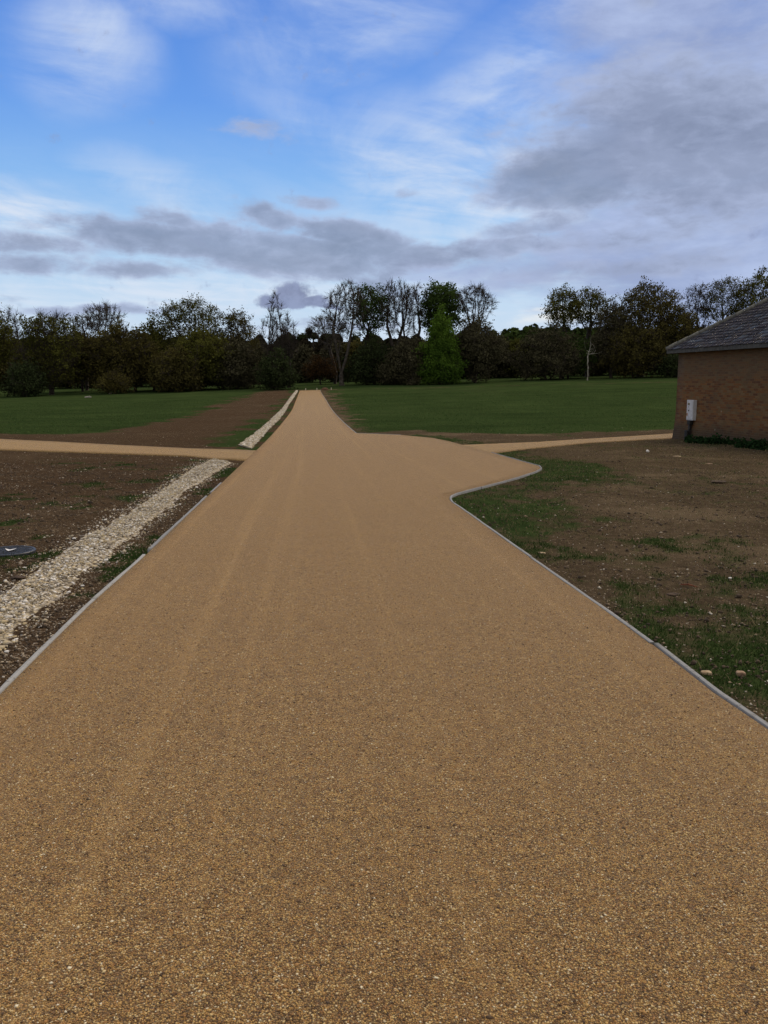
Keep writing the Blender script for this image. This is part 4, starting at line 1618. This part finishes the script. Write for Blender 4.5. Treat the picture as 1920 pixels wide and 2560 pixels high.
# cable duct: box neck, pipe and hood at the ground
cd_ = empty('cable_duct', (c_[0], c_[1], BZ))
cd_.rotation_euler = (0, 0, radians(9.5))
tag(cd_, 'black cable pipe running from the meter box down the brick wall', 'pipe')
M_BLK = simple('black_pipe', (0.010, 0.010, 0.010), (0.022, 0.020, 0.018), 20, 0.6, 0.2, 0.003)
zgB = float(terr(c_[0], c_[1])) - BZ
q = MB()
q.box((-0.10, 0.0, zb - 0.08), (0.13, 0.20, 0.16), bev=0.01)
q.build('neck', M_BLK, cd_)
q = MB()
q.tube([(-0.09, 0.0, zb - 0.12), (-0.11, 0.01, (zb + zgB) / 2), (-0.15, 0.03, zgB + 0.25)], [0.06, 0.048, 0.044], 10)
q.build('pipe', M_BLK, cd_, True)
q = MB()
q.box((-0.17, 0.03, zgB + 0.14), (0.14, 0.20, 0.46), bev=0.02)
q.build('hood', M_BLK, cd_)

# weeds at the foot of the wall
n = 7000
s = rng.uniform(1.35, 9.5, n)
wd_ = 0.1 + 0.95 * sstep(1.0, 3.2, s)
dd = rng.uniform(0, 1, n) ** 0.8 * wd_ + 0.14
keep = fbm(s * 2.2, dd * 3, 101, 4) > 0.43
s, dd = s[keep], dd[keep]
n = len(s)
px_ = BX + WD[0] * s - WN[0] * dd
py_ = BY + WD[1] * s - WN[1] * dd
hmax = (0.04 + 0.62 * fbm(s * 1.7, dd * 1.5, 103, 3) ** 1.6) * (0.55 + 0.45 * sstep(1.0, 3.0, s)) * (1.15 - dd * 0.5)
pz_ = zg(px_, py_) + rng.uniform(0.0, 1, n) * np.maximum(hmax, 0.05) * 0.75


def leaf_quads(P, size, name, mat, parent=None, label=None, flat=0.0, rnd=None):
    n = len(P)
    a = rng.normal(size=(n, 3))
    a[:, 2] *= (1 - flat)
    a /= np.linalg.norm(a, axis=1)[:, None]
    b = rng.normal(size=(n, 3))
    b[:, 2] *= (1 - flat)
    b -= a * (a * b).sum(1)[:, None]
    b /= np.linalg.norm(b, axis=1)[:, None]
    s = (size * rng.uniform(0.6, 1.3, n))[:, None]
    V = np.stack([P - a * s * 0.5, P + b * s * 0.42, P + a * s * 0.5, P - b * s * 0.42], 1).reshape(-1, 3)
    FA = np.arange(n * 4).reshape(-1, 4)
    if rnd is None:
        rnd = rng.uniform(0, 1, n)
    return npmesh(name, V, FA, mat, parent, attrs={'rnd': np.repeat(rnd, 4)})


M_WEED = foliage_mat('weed_leaves', (0.008, 0.020, 0.008), (0.024, 0.052, 0.018), 0.15, 2.0)
tag(leaf_quads(np.stack([px_, py_, pz_], 1), 0.085, 'weeds', M_WEED), 'dark green nettles and weeds along the foot of the brick wall', 'weeds', kind='stuff')

# ------------------------------------------------------------------ trees
def envelope(n, shape, H, rb, cb, seed):
    """attractor points; rb crown radius, cb crown bottom height"""
    r = np.random.default_rng(seed)
    t = r.uniform(0, 1, n * 6)
    if shape == 'round':
        pr = np.sqrt(np.clip(1 - (2 * t - 1) ** 2, 0, 1)) ** 0.9
    elif shape == 'dome':
        pr = np.sqrt(np.clip(1 - t ** 2.2, 0, 1)) * (0.75 + 0.25 * np.minimum(t * 4, 1))
    elif shape == 'column':
        pr = np.clip(np.minimum(0.35 + t * 1.5, 1) * np.sqrt(np.clip(1 - np.clip((t - 0.55) / 0.45, 0, 1) ** 2.2, 0, 1)), 0, 1)
    elif shape == 'fan':
        pr = np.clip(0.22 + t * 1.15, 0, 1) * np.sqrt(np.clip(1 - np.clip((t - 0.55) / 0.45, 0, 1) ** 2, 0, 1))
    elif shape == 'cone':
        pr = np.clip(1.02 - t, 0, 1) ** 0.75
        pr = pr * np.minimum(1, 0.7 + t * 3)
    elif shape == 'spire':
        pr = np.clip(1.0 - t, 0, 1) ** 0.6 * np.minimum(1, 0.5 + t * 2.5)
    keep = r.uniform(0, 1, len(t)) < pr ** 2 + 0.02
    t = t[keep][:n]
    pr = pr[keep][:n]
    n = len(t)
    ang = r.uniform(0, 2 * pi, n)
    rad = np.sqrt(r.uniform(0.02, 1, n)) * pr * rb
    # lobes give an uneven outline
    lob = 1 + 0.26 * np.sin(ang * 3 + seed) * np.sin(t * 7 + seed * 2) + 0.16 * np.sin(ang * 5 + 2 * seed + t * 5) + 0.10 * np.sin(ang * 9 + seed + t * 13)
    rad = rad * lob
    t = t * (1 - 0.10 * (0.5 + 0.5 * np.sin(ang * 4 + seed * 3)) - 0.05 * (0.5 + 0.5 * np.sin(ang * 7 + seed)))
    return np.stack([np.cos(ang) * rad, np.sin(ang) * rad, cb + t * (H - cb)], 1)


def colonize(att, H, cb, step=0.7, di=6.0, dk=1.2, trop=0.15, lean=(0, 0), seed=1, fork=1, maxit=90, fork_h=0.5, jit=0.14):
    r = np.random.default_rng(seed)
    nodes = [np.zeros(3)]
    par = [-1]
    k = max(2, int(cb * fork_h / step) + 1) if fork > 1 else max(2, int(cb / step) + 1)
    hh = cb * fork_h if fork > 1 else cb
    for i in range(1, k + 1):
        f = i / k
        nodes.append(np.array([lean[0] * f + r.normal() * 0.06, lean[1] * f + r.normal() * 0.06, hh * f]))
        par.append(len(nodes) - 2)
    top = len(nodes) - 1
    if fork > 1:
        for j in range(fork):
            an = 2 * pi * j / fork + r.uniform(-0.4, 0.4)
            p = top
            L = int(cb * (1 - fork_h) / step) + 4
            for i in range(L):
                d = np.array([cos(an) * 0.26, sin(an) * 0.26, 1.0]) + r.normal(size=3) * 0.06
                nodes.append(nodes[p] + d * step)
                par.append(p)
                p = len(nodes) - 1
    N = np.array(nodes)
    par = list(par)
    A = att.copy()
    d = np.linalg.norm(A[:, None] - N[None], axis=2)
    ni = d.argmin(1)
    nd = d.min(1)
    di_now = max(di, float(nd.min()) + 1.0)
    alive = np.ones(len(A), bool)
    for it in range(maxit):
        act = alive & (nd < (di_now if it > 4 else di_now * 1.6))
        if not act.any():
            if alive.sum() > len(A) * 0.08 and it < 60:
                di_now += 1.5
                continue
            break
        idx = ni[act]
        dirs = A[act] - N[idx]
        dirs /= np.linalg.norm(dirs, axis=1)[:, None] + 1e-9
        acc = np.zeros((len(N), 3))
        np.add.at(acc, idx, dirs)
        src = np.unique(idx)
        v = acc[src]
        v /= np.linalg.norm(v, axis=1)[:, None] + 1e-9
        v = v + np.array([0, 0, trop]) + r.normal(size=v.shape) * jit
        v /= np.linalg.norm(v, axis=1)[:, None] + 1e-9
        new = N[src] + v * step
        b = len(N)
        N = np.concatenate([N, new])
        par += list(src)
        dn = np.linalg.norm(A[:, None] - new[None], axis=2)
        j = dn.argmin(1)
        m = dn[np.arange(len(A)), j]
        upd = m < nd
        ni[upd] = b + j[upd]
        nd[upd] = m[upd]
        alive &= nd > dk
        if len(N) > 3500:
            break
    return N, np.array(par)


def radii(N, par, rt, r0=0.02, e=2.3):
    n = len(N)
    acc = np.zeros(n)
    for i in range(n - 1, 0, -1):
        if acc[i] == 0:
            acc[i] = r0 ** e
        acc[par[i]] += acc[i]
    r = acc ** (1 / e)
    f = rt / r[0]
    # scale the thick part to the wanted trunk radius, keep twigs thin
    k = np.clip((r - r0) / (r[0] - r0 + 1e-9), 0, 1)
    return r * (1 + (f - 1) * k ** 0.6)


def prisms(A, B, ra, rb_, sides=4):
    """tapered prisms A->B, vectorised"""
    n = len(A)
    t = B - A
    t /= np.linalg.norm(t, axis=1)[:, None] + 1e-9
    ref = np.where(np.abs(t[:, 2:3]) < 0.9, np.array([[0, 0, 1.]]), np.array([[1., 0, 0]]))
    u = np.cross(t, ref)
    u /= np.linalg.norm(u, axis=1)[:, None]
    q = np.cross(t, u)
    V = []
    for k in range(sides):
        an = 2 * pi * k / sides
        V.append(A + ra[:, None] * (cos(an) * u + sin(an) * q))
    for k in range(sides):
        an = 2 * pi * k / sides
        V.append(B + rb_[:, None] * (cos(an) * u + sin(an) * q))
    V = np.stack(V, 1).reshape(-1, 3)
    base = np.arange(n)[:, None] * (2 * sides)
    FA = []
    for k in range(sides):
        k2 = (k + 1) % sides
        FA.append(np.concatenate([base + k, base + k2, base + k2 + sides, base + k + sides], 1))
    return V, np.concatenate(FA)


def tree(name, label, px, top, wpx, Y, kind='bare', shape='dome', cb_y=None, leaf=None, lf_n=0, lf_s=0.35, natt=420, fork=1, fork_h=0.5, lean_px=0,
         bark=None, cat='tree', group='trees along the far side of the fields', rt=None, seed=None, trop=0.15, twigs=4, spread=0.55, low=0.0, tw_len=1.5, base_px=None, lf_top=2.0):
    """px column of the crown, top row, width in photo pixels, Y distance; cb_y row where the crown starts"""
    global _ts
    _ts += 1
    seed = seed or _ts
    r = np.random.default_rng(seed * 13 + 5)
    bpx = base_px if base_px is not None else px
    x0 = (bpx - 960) / F * Y * cos(PITCH)
    xc = (px - 960) / F * Y * cos(PITCH)
    z0 = float(terr(x0, Y))
    H = z_at(top, Y) - z0
    cb = (z_at(cb_y, Y) - z0) if cb_y else H * 0.25
    cb = max(0.6, cb)
    rb = wpx / F * Y / 2
    if kind == 'bare':
        natt = int(natt * 1.35)
        twigs = twigs + 3
    else:
        lf_n = int(lf_n * 1.25)
    lf_n = int(lf_n * 1.4)
    lf_s = lf_s * 0.82
    att = envelope(natt, shape, H, rb, cb, seed)
    att[:, 0] += (xc - x0) * np.clip(att[:, 2] / H * 1.2, 0, 1)
    st = max(0.5, H / 34)
    N, par = colonize(att, H, cb, st, st * 7, st * 1.5, trop, seed=seed, fork=fork, fork_h=fork_h, lean=(r.normal() * 0.25, 0), jit=0.07 if kind == 'bare' else 0.14)
    rt = rt or (0.018 * H + 0.08)
    if kind == 'bare':
        trop += 0.12
    R = radii(N, par, rt, 0.016, 2.15)
    par_ = par.copy()
    root = empty(name, (x0, Y, z0 - 0.15))
    tag(root, label, cat, group)
    idx = np.arange(1, len(N))
    A, B = N[par_[idx]], N[idx]
    Ra, Rb = R[par_[idx]], R[idx]
    Ra = np.minimum(Ra, Rb * 1.35 + 0.01)
    Ra[0] = R[0] * 1.35
    haschild = np.zeros(len(N), bool)
    haschild[par_[1:]] = True
    tips = np.where(~haschild)[0]
    thin = np.where(R < R[0] * 0.12)[0]
    thin = thin[thin > 3]
    if kind == 'bare':
        thick = Rb > R[0] * 0.16
    else:
        thick = np.ones(len(Rb), bool)
    # twigs
    tn = np.repeat(np.concatenate([tips, thin]), twigs) if twigs else np.zeros(0, int)
    if len(tn):
        d = N[tn] - N[par_[tn]]
        d /= np.linalg.norm(d, axis=1)[:, None] + 1e-9
        d = d + r.normal(size=d.shape) * spread + np.array([0, 0, 0.25])
        d /= np.linalg.norm(d, axis=1)[:, None]
        L = r.uniform(0.45, 1.0, len(tn)) * tw_len
        m1 = N[tn] + d * (L * 0.5)[:, None]
        e1 = m1 + (d + r.normal(size=d.shape) * 0.25) * (L * 0.5)[:, None]
        rr_ = np.full(len(tn), 0.020)
        V1, F1 = prisms(np.concatenate([N[tn], m1]), np.concatenate([m1, e1]), np.concatenate([rr_ * 1.3, rr_]), np.concatenate([rr_, rr_ * 0.6]), 3)
        ends = e1
    else:
        V1, F1, ends = np.zeros((0, 3)), np.zeros((0, 4), int), N[tips]
    V, FA = prisms(A[thick], B[thick], Ra[thick], Rb[thick], 5)
    if kind != 'bare' and len(V1):
        V, FA = np.concatenate([V, V1]), np.concatenate([FA, F1 + len(V)])
    npmesh('trunk', V, FA, bark or M_BARK, root)
    if kind == 'bare':
        V2, F2 = prisms(A[~thick], B[~thick], Ra[~thick], Rb[~thick], 4)
        npmesh('crown', np.concatenate([V2, V1]), np.concatenate([F2, F1 + len(V2)]), bark or M_BARK, root)
    if lf_n:
        pool = np.concatenate([ends, N[thin], N[tips]])
        if low > 0:
            extra = envelope(int(len(pool) * low) + 50, shape, H * 0.97, rb * 0.97, cb, seed + 3)
            extra[:, 0] += (xc - x0) * np.clip(extra[:, 2] / H * 1.2, 0, 1)
            pool = np.concatenate([pool, extra])
        pool = pool[pool[:, 2] < H * lf_top]
        # leaves sit in clumps
        cl = pool[r.integers(0, len(pool), max(20, lf_n // 14))]
        Pq = cl[r.integers(0, len(cl), lf_n)] + r.normal(size=(lf_n, 3)) * np.array([0.55, 0.55, 0.38]) * (0.5 + lf_s)
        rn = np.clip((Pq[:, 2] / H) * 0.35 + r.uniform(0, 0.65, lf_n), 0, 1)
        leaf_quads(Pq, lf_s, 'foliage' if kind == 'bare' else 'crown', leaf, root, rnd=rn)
    return root


_ts = 100
T = tree
# --- left belt, from the left edge of the picture
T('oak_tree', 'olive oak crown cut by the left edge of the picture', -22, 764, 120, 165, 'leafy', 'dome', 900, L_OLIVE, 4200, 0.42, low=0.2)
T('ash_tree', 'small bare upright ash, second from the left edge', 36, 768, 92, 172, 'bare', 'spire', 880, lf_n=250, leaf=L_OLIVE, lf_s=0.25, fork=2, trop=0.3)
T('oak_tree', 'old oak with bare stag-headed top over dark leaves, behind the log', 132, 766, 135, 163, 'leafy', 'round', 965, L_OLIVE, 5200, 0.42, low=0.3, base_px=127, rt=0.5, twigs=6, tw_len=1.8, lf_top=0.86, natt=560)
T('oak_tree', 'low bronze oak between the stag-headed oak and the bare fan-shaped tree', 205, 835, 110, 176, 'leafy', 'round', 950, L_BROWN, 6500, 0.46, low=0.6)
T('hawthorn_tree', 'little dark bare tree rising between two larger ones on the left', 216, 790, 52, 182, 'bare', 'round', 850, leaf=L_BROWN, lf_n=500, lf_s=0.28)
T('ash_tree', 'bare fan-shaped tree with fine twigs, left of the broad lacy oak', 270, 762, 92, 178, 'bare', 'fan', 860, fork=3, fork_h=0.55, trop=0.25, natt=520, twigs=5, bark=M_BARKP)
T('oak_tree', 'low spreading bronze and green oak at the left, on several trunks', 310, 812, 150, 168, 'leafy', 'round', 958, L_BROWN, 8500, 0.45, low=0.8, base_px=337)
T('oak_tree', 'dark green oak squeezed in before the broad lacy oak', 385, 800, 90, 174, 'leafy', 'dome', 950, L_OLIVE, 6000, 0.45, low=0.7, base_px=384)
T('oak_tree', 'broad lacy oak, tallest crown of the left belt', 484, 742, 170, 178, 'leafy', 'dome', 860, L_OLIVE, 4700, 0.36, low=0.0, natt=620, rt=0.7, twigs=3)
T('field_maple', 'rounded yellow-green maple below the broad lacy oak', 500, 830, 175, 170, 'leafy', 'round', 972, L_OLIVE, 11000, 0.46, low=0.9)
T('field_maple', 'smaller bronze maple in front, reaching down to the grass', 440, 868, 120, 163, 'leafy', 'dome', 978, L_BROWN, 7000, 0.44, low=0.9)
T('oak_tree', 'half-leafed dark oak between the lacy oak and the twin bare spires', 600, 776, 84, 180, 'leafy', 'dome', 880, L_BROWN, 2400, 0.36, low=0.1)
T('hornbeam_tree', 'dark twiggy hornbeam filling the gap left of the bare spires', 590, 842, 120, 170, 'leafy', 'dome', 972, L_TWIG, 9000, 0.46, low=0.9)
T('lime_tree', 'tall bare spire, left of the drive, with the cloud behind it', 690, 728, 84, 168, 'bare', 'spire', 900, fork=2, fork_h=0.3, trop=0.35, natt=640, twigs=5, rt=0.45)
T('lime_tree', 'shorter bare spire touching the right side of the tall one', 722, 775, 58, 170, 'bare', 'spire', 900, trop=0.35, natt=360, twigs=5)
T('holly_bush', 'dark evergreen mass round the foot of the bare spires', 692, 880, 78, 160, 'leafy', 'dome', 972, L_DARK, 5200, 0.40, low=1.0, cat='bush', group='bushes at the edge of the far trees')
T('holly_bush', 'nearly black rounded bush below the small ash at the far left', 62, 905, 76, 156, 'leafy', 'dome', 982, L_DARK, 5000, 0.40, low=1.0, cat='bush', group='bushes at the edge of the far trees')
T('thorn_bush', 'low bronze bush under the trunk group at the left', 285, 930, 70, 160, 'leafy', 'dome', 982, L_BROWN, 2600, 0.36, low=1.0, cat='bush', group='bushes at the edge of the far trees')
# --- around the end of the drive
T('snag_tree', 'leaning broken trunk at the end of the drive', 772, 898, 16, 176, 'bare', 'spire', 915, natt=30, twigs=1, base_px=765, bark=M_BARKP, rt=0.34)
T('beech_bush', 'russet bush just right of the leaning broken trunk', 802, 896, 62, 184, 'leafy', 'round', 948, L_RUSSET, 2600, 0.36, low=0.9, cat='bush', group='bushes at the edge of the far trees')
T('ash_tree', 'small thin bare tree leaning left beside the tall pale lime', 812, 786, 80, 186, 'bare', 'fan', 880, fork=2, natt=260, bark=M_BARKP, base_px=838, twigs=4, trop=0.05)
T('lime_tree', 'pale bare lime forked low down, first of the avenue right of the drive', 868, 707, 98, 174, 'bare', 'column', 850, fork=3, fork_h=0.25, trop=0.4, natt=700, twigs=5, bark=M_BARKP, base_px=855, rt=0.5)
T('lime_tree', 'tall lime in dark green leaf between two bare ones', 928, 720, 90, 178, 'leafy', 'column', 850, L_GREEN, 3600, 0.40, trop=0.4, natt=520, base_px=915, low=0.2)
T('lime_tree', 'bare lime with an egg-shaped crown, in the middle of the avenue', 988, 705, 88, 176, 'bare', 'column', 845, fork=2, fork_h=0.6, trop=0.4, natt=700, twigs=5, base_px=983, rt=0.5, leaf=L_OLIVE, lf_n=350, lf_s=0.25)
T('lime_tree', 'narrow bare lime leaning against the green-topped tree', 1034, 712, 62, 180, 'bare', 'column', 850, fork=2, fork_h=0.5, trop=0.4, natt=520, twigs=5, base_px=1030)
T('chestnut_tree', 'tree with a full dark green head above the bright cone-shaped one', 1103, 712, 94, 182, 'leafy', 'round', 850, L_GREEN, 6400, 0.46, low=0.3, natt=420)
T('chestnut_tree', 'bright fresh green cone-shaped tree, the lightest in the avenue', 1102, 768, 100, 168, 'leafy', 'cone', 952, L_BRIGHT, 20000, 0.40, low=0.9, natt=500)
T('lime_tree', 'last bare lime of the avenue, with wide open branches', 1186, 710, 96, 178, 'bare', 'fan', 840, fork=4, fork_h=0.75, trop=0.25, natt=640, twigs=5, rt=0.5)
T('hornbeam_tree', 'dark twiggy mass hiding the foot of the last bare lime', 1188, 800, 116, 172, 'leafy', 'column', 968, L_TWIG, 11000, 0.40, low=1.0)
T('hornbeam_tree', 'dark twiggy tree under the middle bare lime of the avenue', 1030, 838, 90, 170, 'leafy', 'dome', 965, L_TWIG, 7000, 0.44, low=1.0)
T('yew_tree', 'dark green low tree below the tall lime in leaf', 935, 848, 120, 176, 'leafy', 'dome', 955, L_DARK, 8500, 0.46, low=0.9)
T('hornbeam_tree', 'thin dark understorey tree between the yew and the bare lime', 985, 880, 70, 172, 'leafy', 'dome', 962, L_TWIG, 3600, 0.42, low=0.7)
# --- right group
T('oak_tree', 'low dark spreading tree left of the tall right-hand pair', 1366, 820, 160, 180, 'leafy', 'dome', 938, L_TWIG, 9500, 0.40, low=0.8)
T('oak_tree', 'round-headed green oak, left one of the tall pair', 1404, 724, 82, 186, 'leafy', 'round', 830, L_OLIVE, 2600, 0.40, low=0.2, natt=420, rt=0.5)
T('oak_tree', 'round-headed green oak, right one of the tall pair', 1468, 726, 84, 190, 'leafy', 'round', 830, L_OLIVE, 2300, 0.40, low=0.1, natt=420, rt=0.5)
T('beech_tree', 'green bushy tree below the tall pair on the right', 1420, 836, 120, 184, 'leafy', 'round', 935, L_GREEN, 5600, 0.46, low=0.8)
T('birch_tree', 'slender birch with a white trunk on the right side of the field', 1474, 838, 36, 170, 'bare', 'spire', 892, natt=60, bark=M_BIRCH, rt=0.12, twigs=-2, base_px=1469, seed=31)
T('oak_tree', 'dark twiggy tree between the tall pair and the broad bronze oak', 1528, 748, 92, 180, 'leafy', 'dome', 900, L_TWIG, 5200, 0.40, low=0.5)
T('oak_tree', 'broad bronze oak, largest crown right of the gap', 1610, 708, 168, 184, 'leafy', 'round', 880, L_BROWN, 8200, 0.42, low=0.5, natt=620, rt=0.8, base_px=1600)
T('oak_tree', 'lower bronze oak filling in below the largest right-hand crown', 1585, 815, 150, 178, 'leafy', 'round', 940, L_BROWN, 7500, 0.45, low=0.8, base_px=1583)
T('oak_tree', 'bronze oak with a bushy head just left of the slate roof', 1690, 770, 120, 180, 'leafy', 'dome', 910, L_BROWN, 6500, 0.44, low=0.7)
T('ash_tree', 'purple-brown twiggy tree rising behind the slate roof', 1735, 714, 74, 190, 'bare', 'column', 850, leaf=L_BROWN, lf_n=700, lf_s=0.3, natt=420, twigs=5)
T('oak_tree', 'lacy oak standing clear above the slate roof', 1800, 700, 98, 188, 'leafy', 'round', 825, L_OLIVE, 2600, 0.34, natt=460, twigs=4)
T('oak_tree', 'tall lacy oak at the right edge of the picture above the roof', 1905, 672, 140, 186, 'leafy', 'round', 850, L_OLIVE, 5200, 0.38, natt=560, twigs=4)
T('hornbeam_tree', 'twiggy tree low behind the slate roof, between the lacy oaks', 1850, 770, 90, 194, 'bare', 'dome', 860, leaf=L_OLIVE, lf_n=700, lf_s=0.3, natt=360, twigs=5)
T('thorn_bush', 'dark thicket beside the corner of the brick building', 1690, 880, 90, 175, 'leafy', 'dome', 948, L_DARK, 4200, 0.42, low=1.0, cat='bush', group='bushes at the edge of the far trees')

# second rank of trees closing the gaps
back = [(1238, 848, 84, L_TWIG), (1288, 850, 90, L_OLIVE), (750, 862, 70, L_TWIG), (842, 852, 70, L_TWIG), (885, 850, 80, L_BROWN), (20, 842, 120, L_BROWN), (95, 850, 110, L_TWIG), (170, 858, 90, L_TWIG), (250, 850, 120, L_BROWN), (345, 838, 110, L_TWIG), (420, 822, 120, L_TWIG), (545, 836, 110, L_OLIVE),
        (640, 850, 100, L_TWIG), (1060, 850, 90, L_TWIG), (1150, 846, 80, L_DARK), (1475, 842, 110, L_TWIG), (1545, 842, 110, L_BROWN), (1650, 820, 130, L_TWIG), (1740, 810, 110, L_BROWN), (1830, 830, 120, L_TWIG)]
blab = ['twiggy tree at the right foot of the last bare lime, in the second rank', 'olive tree in the gap right of the avenue', 'dark twiggy tree left of the leaning broken trunk', 'twiggy tree behind the russet bush', 'brown tree behind the pale lime forked low down', 'bronze tree behind the oak at the left edge', 'dark twiggy tree behind the stag-headed oak', 'dark twiggy tree behind the low bronze oak', 'bronze tree behind the fan-shaped ash',
        'dark tree behind the trunk group on the left', 'dark tree behind the left shoulder of the lacy oak', 'olive tree behind the right shoulder of the lacy oak', 'dark tree just behind the bare spires',
        'twiggy tree behind the narrow bare lime', 'very dark tree behind the bright green cone', 'twiggy tree behind the white birch trunk', 'bronze tree behind the gap beside the birch',
        'dark tree behind the largest right-hand crown', 'bronze tree behind the ridge of thicket by the building', 'dark tree hidden mostly by the slate roof']
for (px, top, wv, mt_), lb_ in zip(back, blab):
    T('woodland_tree', lb_, px, top, wv * 1.15, 202, 'leafy', 'dome', 962, mt_, 6500, 0.62, low=1.0, natt=160, twigs=1)

# pines on the skyline of the far wood
for px, top, lb_ in ((757, 837, 'left one of two flat-topped pines on the far skyline'), (785, 835, 'right one of two flat-topped pines on the far skyline'), (829, 838, 'flat-topped pine behind the thin leaning ash')):
    T('pine_tree', lb_, px, top, 26, 440, 'leafy', 'dome', top + 12, L_DARK, 700, 0.9, rt=0.4, natt=60, low=1.0, twigs=0, group='pines on the far skyline')

# dead limbs of the stag-headed oak
Yd = 161
lg = MB()


def wp(px, py, Y_):
    return ((px - 960) / F * Y_ * cos(PITCH), Y_, z_at(py, Y_))


mb = MB()
mb.tube([wp(62, 933, Yd), wp(66, 929, Yd), wp(70, 927, Yd), wp(75, 931, Yd), wp(80, 932, Yd)], [0.10, 0.12, 0.13, 0.12, 0.06], 6)
o = mb.build('dead_branch', M_DEAD, None)
tag(o, 'pale bleached dead branch caught in the dark bush at the far left', 'branch')

# far wood behind everything
def far_wood():
    P_, R_, S_ = [], [], []
    r = np.random.default_rng(5)
    for i in range(420):
        Yc = r.uniform(385, 520)
        pxc = r.uniform(-350, 2300)
        Xc = (pxc - 960) / F * Yc
        zb_ = float(terr(Xc, Yc))
        # skyline rows
        sky = np.interp(pxc, [-350, 0, 500, 700, 860, 1000, 1230, 1330, 1420, 2300], [844, 844, 844, 838, 838, 842, 828, 818, 822, 815])
        Hh = z_at(sky + r.uniform(-3, 22) + (520 - Yc) * 0.06, Yc) - zb_
        Hh = max(8, Hh)
        rad = r.uniform(4.0, 8.0)
        n = 400
        t = r.uniform(0, 1, n) ** 0.75
        an = r.uniform(0, 2 * pi, n)
        pr_ = np.sqrt(np.clip(1 - t ** 2.4, 0, 1)) * r.uniform(0.75, 1.05, n)
        P_.append(np.stack([Xc + np.cos(an) * pr_ * rad, Yc + np.sin(an) * pr_ * rad, zb_ + t * Hh], 1))
        g = r.uniform(0, 1) * 0.5 + (0.5 if 1180 < pxc < 1480 else 0.0)
        R_.append(np.clip(g + r.uniform(-0.12, 0.12, n), 0, 1))
    P_ = np.concatenate(P_)
    R_ = np.concatenate(R_)
    m, t = newmat('far_wood_leaves')
    rr_ = t.attr('rnd')
    col = t.ramp(rr_, [(0, (0.022, 0.021, 0.013)), (0.3, (0.036, 0.028, 0.018)), (0.5, (0.028, 0.034, 0.014)), (0.75, (0.036, 0.054, 0.016)), (1, (0.052, 0.078, 0.020))])
    t.put(t.b.inputs['Base Color'], col)
    t.b.inputs['Roughness'].default_value = 1.0
    t.b.inputs['Specular IOR Level'].default_value = 0.0
    tag(leaf_quads(P_, 2.1, 'far_wood', m, rnd=R_), 'far-off mixed wood on the rising ground behind the tree belt', 'wood', kind='stuff')


far_wood()

# ------------------------------------------------------------------ small things at the end of the fields
M_POST = simple('pale_post', (0.45, 0.40, 0.30), (0.65, 0.60, 0.48), 6, 0.8, 0.3, 0.01)
for px, py, lb_ in ((764, 972, 'left one of three short pale posts at the end of the drive'), (792, 971.5, 'middle one of three short pale posts at the end of the drive'),
                    (828, 971, 'right one of three short pale posts, standing off beside the mound')):
    Yp = Y_END + 2.0
    xp = (px - 960) / F * Yp * cos(PITCH)
    z0 = float(terr(xp, Yp))
    q = MB()
    q.box((xp, Yp, z0 + 0.14), (0.12, 0.12, 0.36), bev=0.015)
    q.add([(xp - 0.065, Yp - 0.065, z0 + 0.321), (xp + 0.065, Yp - 0.065, z0 + 0.321), (xp + 0.065, Yp + 0.065, z0 + 0.321), (xp - 0.065, Yp + 0.065, z0 + 0.321), (xp, Yp, z0 + 0.36)],
          [(0, 1, 4), (1, 2, 4), (2, 3, 4), (3, 0, 4)])
    o = q.build('marker_post', M_POST)
    tag(o, lb_, 'post', 'pale posts at the end of the drive')
# heap of earth beside the end of the drive
Yp = Y_END + 1.0
xp = (812 - 960) / F * Yp * cos(PITCH)
V, FA = ico(3)
V = V * np.array([0.62, 0.5, 0.42]) * (1 + 0.25 * (fbm(V[:, 0] * 3 + 5, V[:, 1] * 3 + V[:, 2], 8, 3)[:, None] - 0.5))
M_EARTH = simple('heap_earth', (0.06, 0.032, 0.018), (0.13, 0.07, 0.04), 5, 0.95, 0.7, 0.05)
o = npmesh('earth_heap', V, FA, M_EARTH, loc=(xp, Yp, float(terr(xp, Yp)) + 0.02), smooth=True)
tag(o, 'small heap of brown earth where the drive ends', 'earth heap')


def log(px0, py0, px1, py1, r0, label):
    a = ground_at(px0, py0)
    b = ground_at(px1, py1)
    q = MB()
    za = float(terr(*a)) + r0
    zb2 = float(terr(*b)) + r0
    mid = ((a[0] + b[0]) / 2, (a[1] + b[1]) / 2, (za + zb2) / 2 + r0 * 0.3)
    q.tube([(a[0], a[1], za), mid, (b[0], b[1], zb2)], [r0, r0 * 1.05, r0 * 0.7], 9)
    q.tube([mid, (mid[0] + 0.3, mid[1] - 0.2, mid[2] + 0.25)], [r0 * 0.45, r0 * 0.25], 6)
    tag(q.build('fallen_log', M_DEAD), label, 'log', 'pale logs lying on the left field')


log(212, 995, 229, 994.5, 0.11, 'long pale fallen log lying on the left field under the oaks')
log(272, 985, 279, 984.7, 0.10, 'short pale fallen log further back, right of the long one')
print('TREES DONE', len(bpy.data.objects))
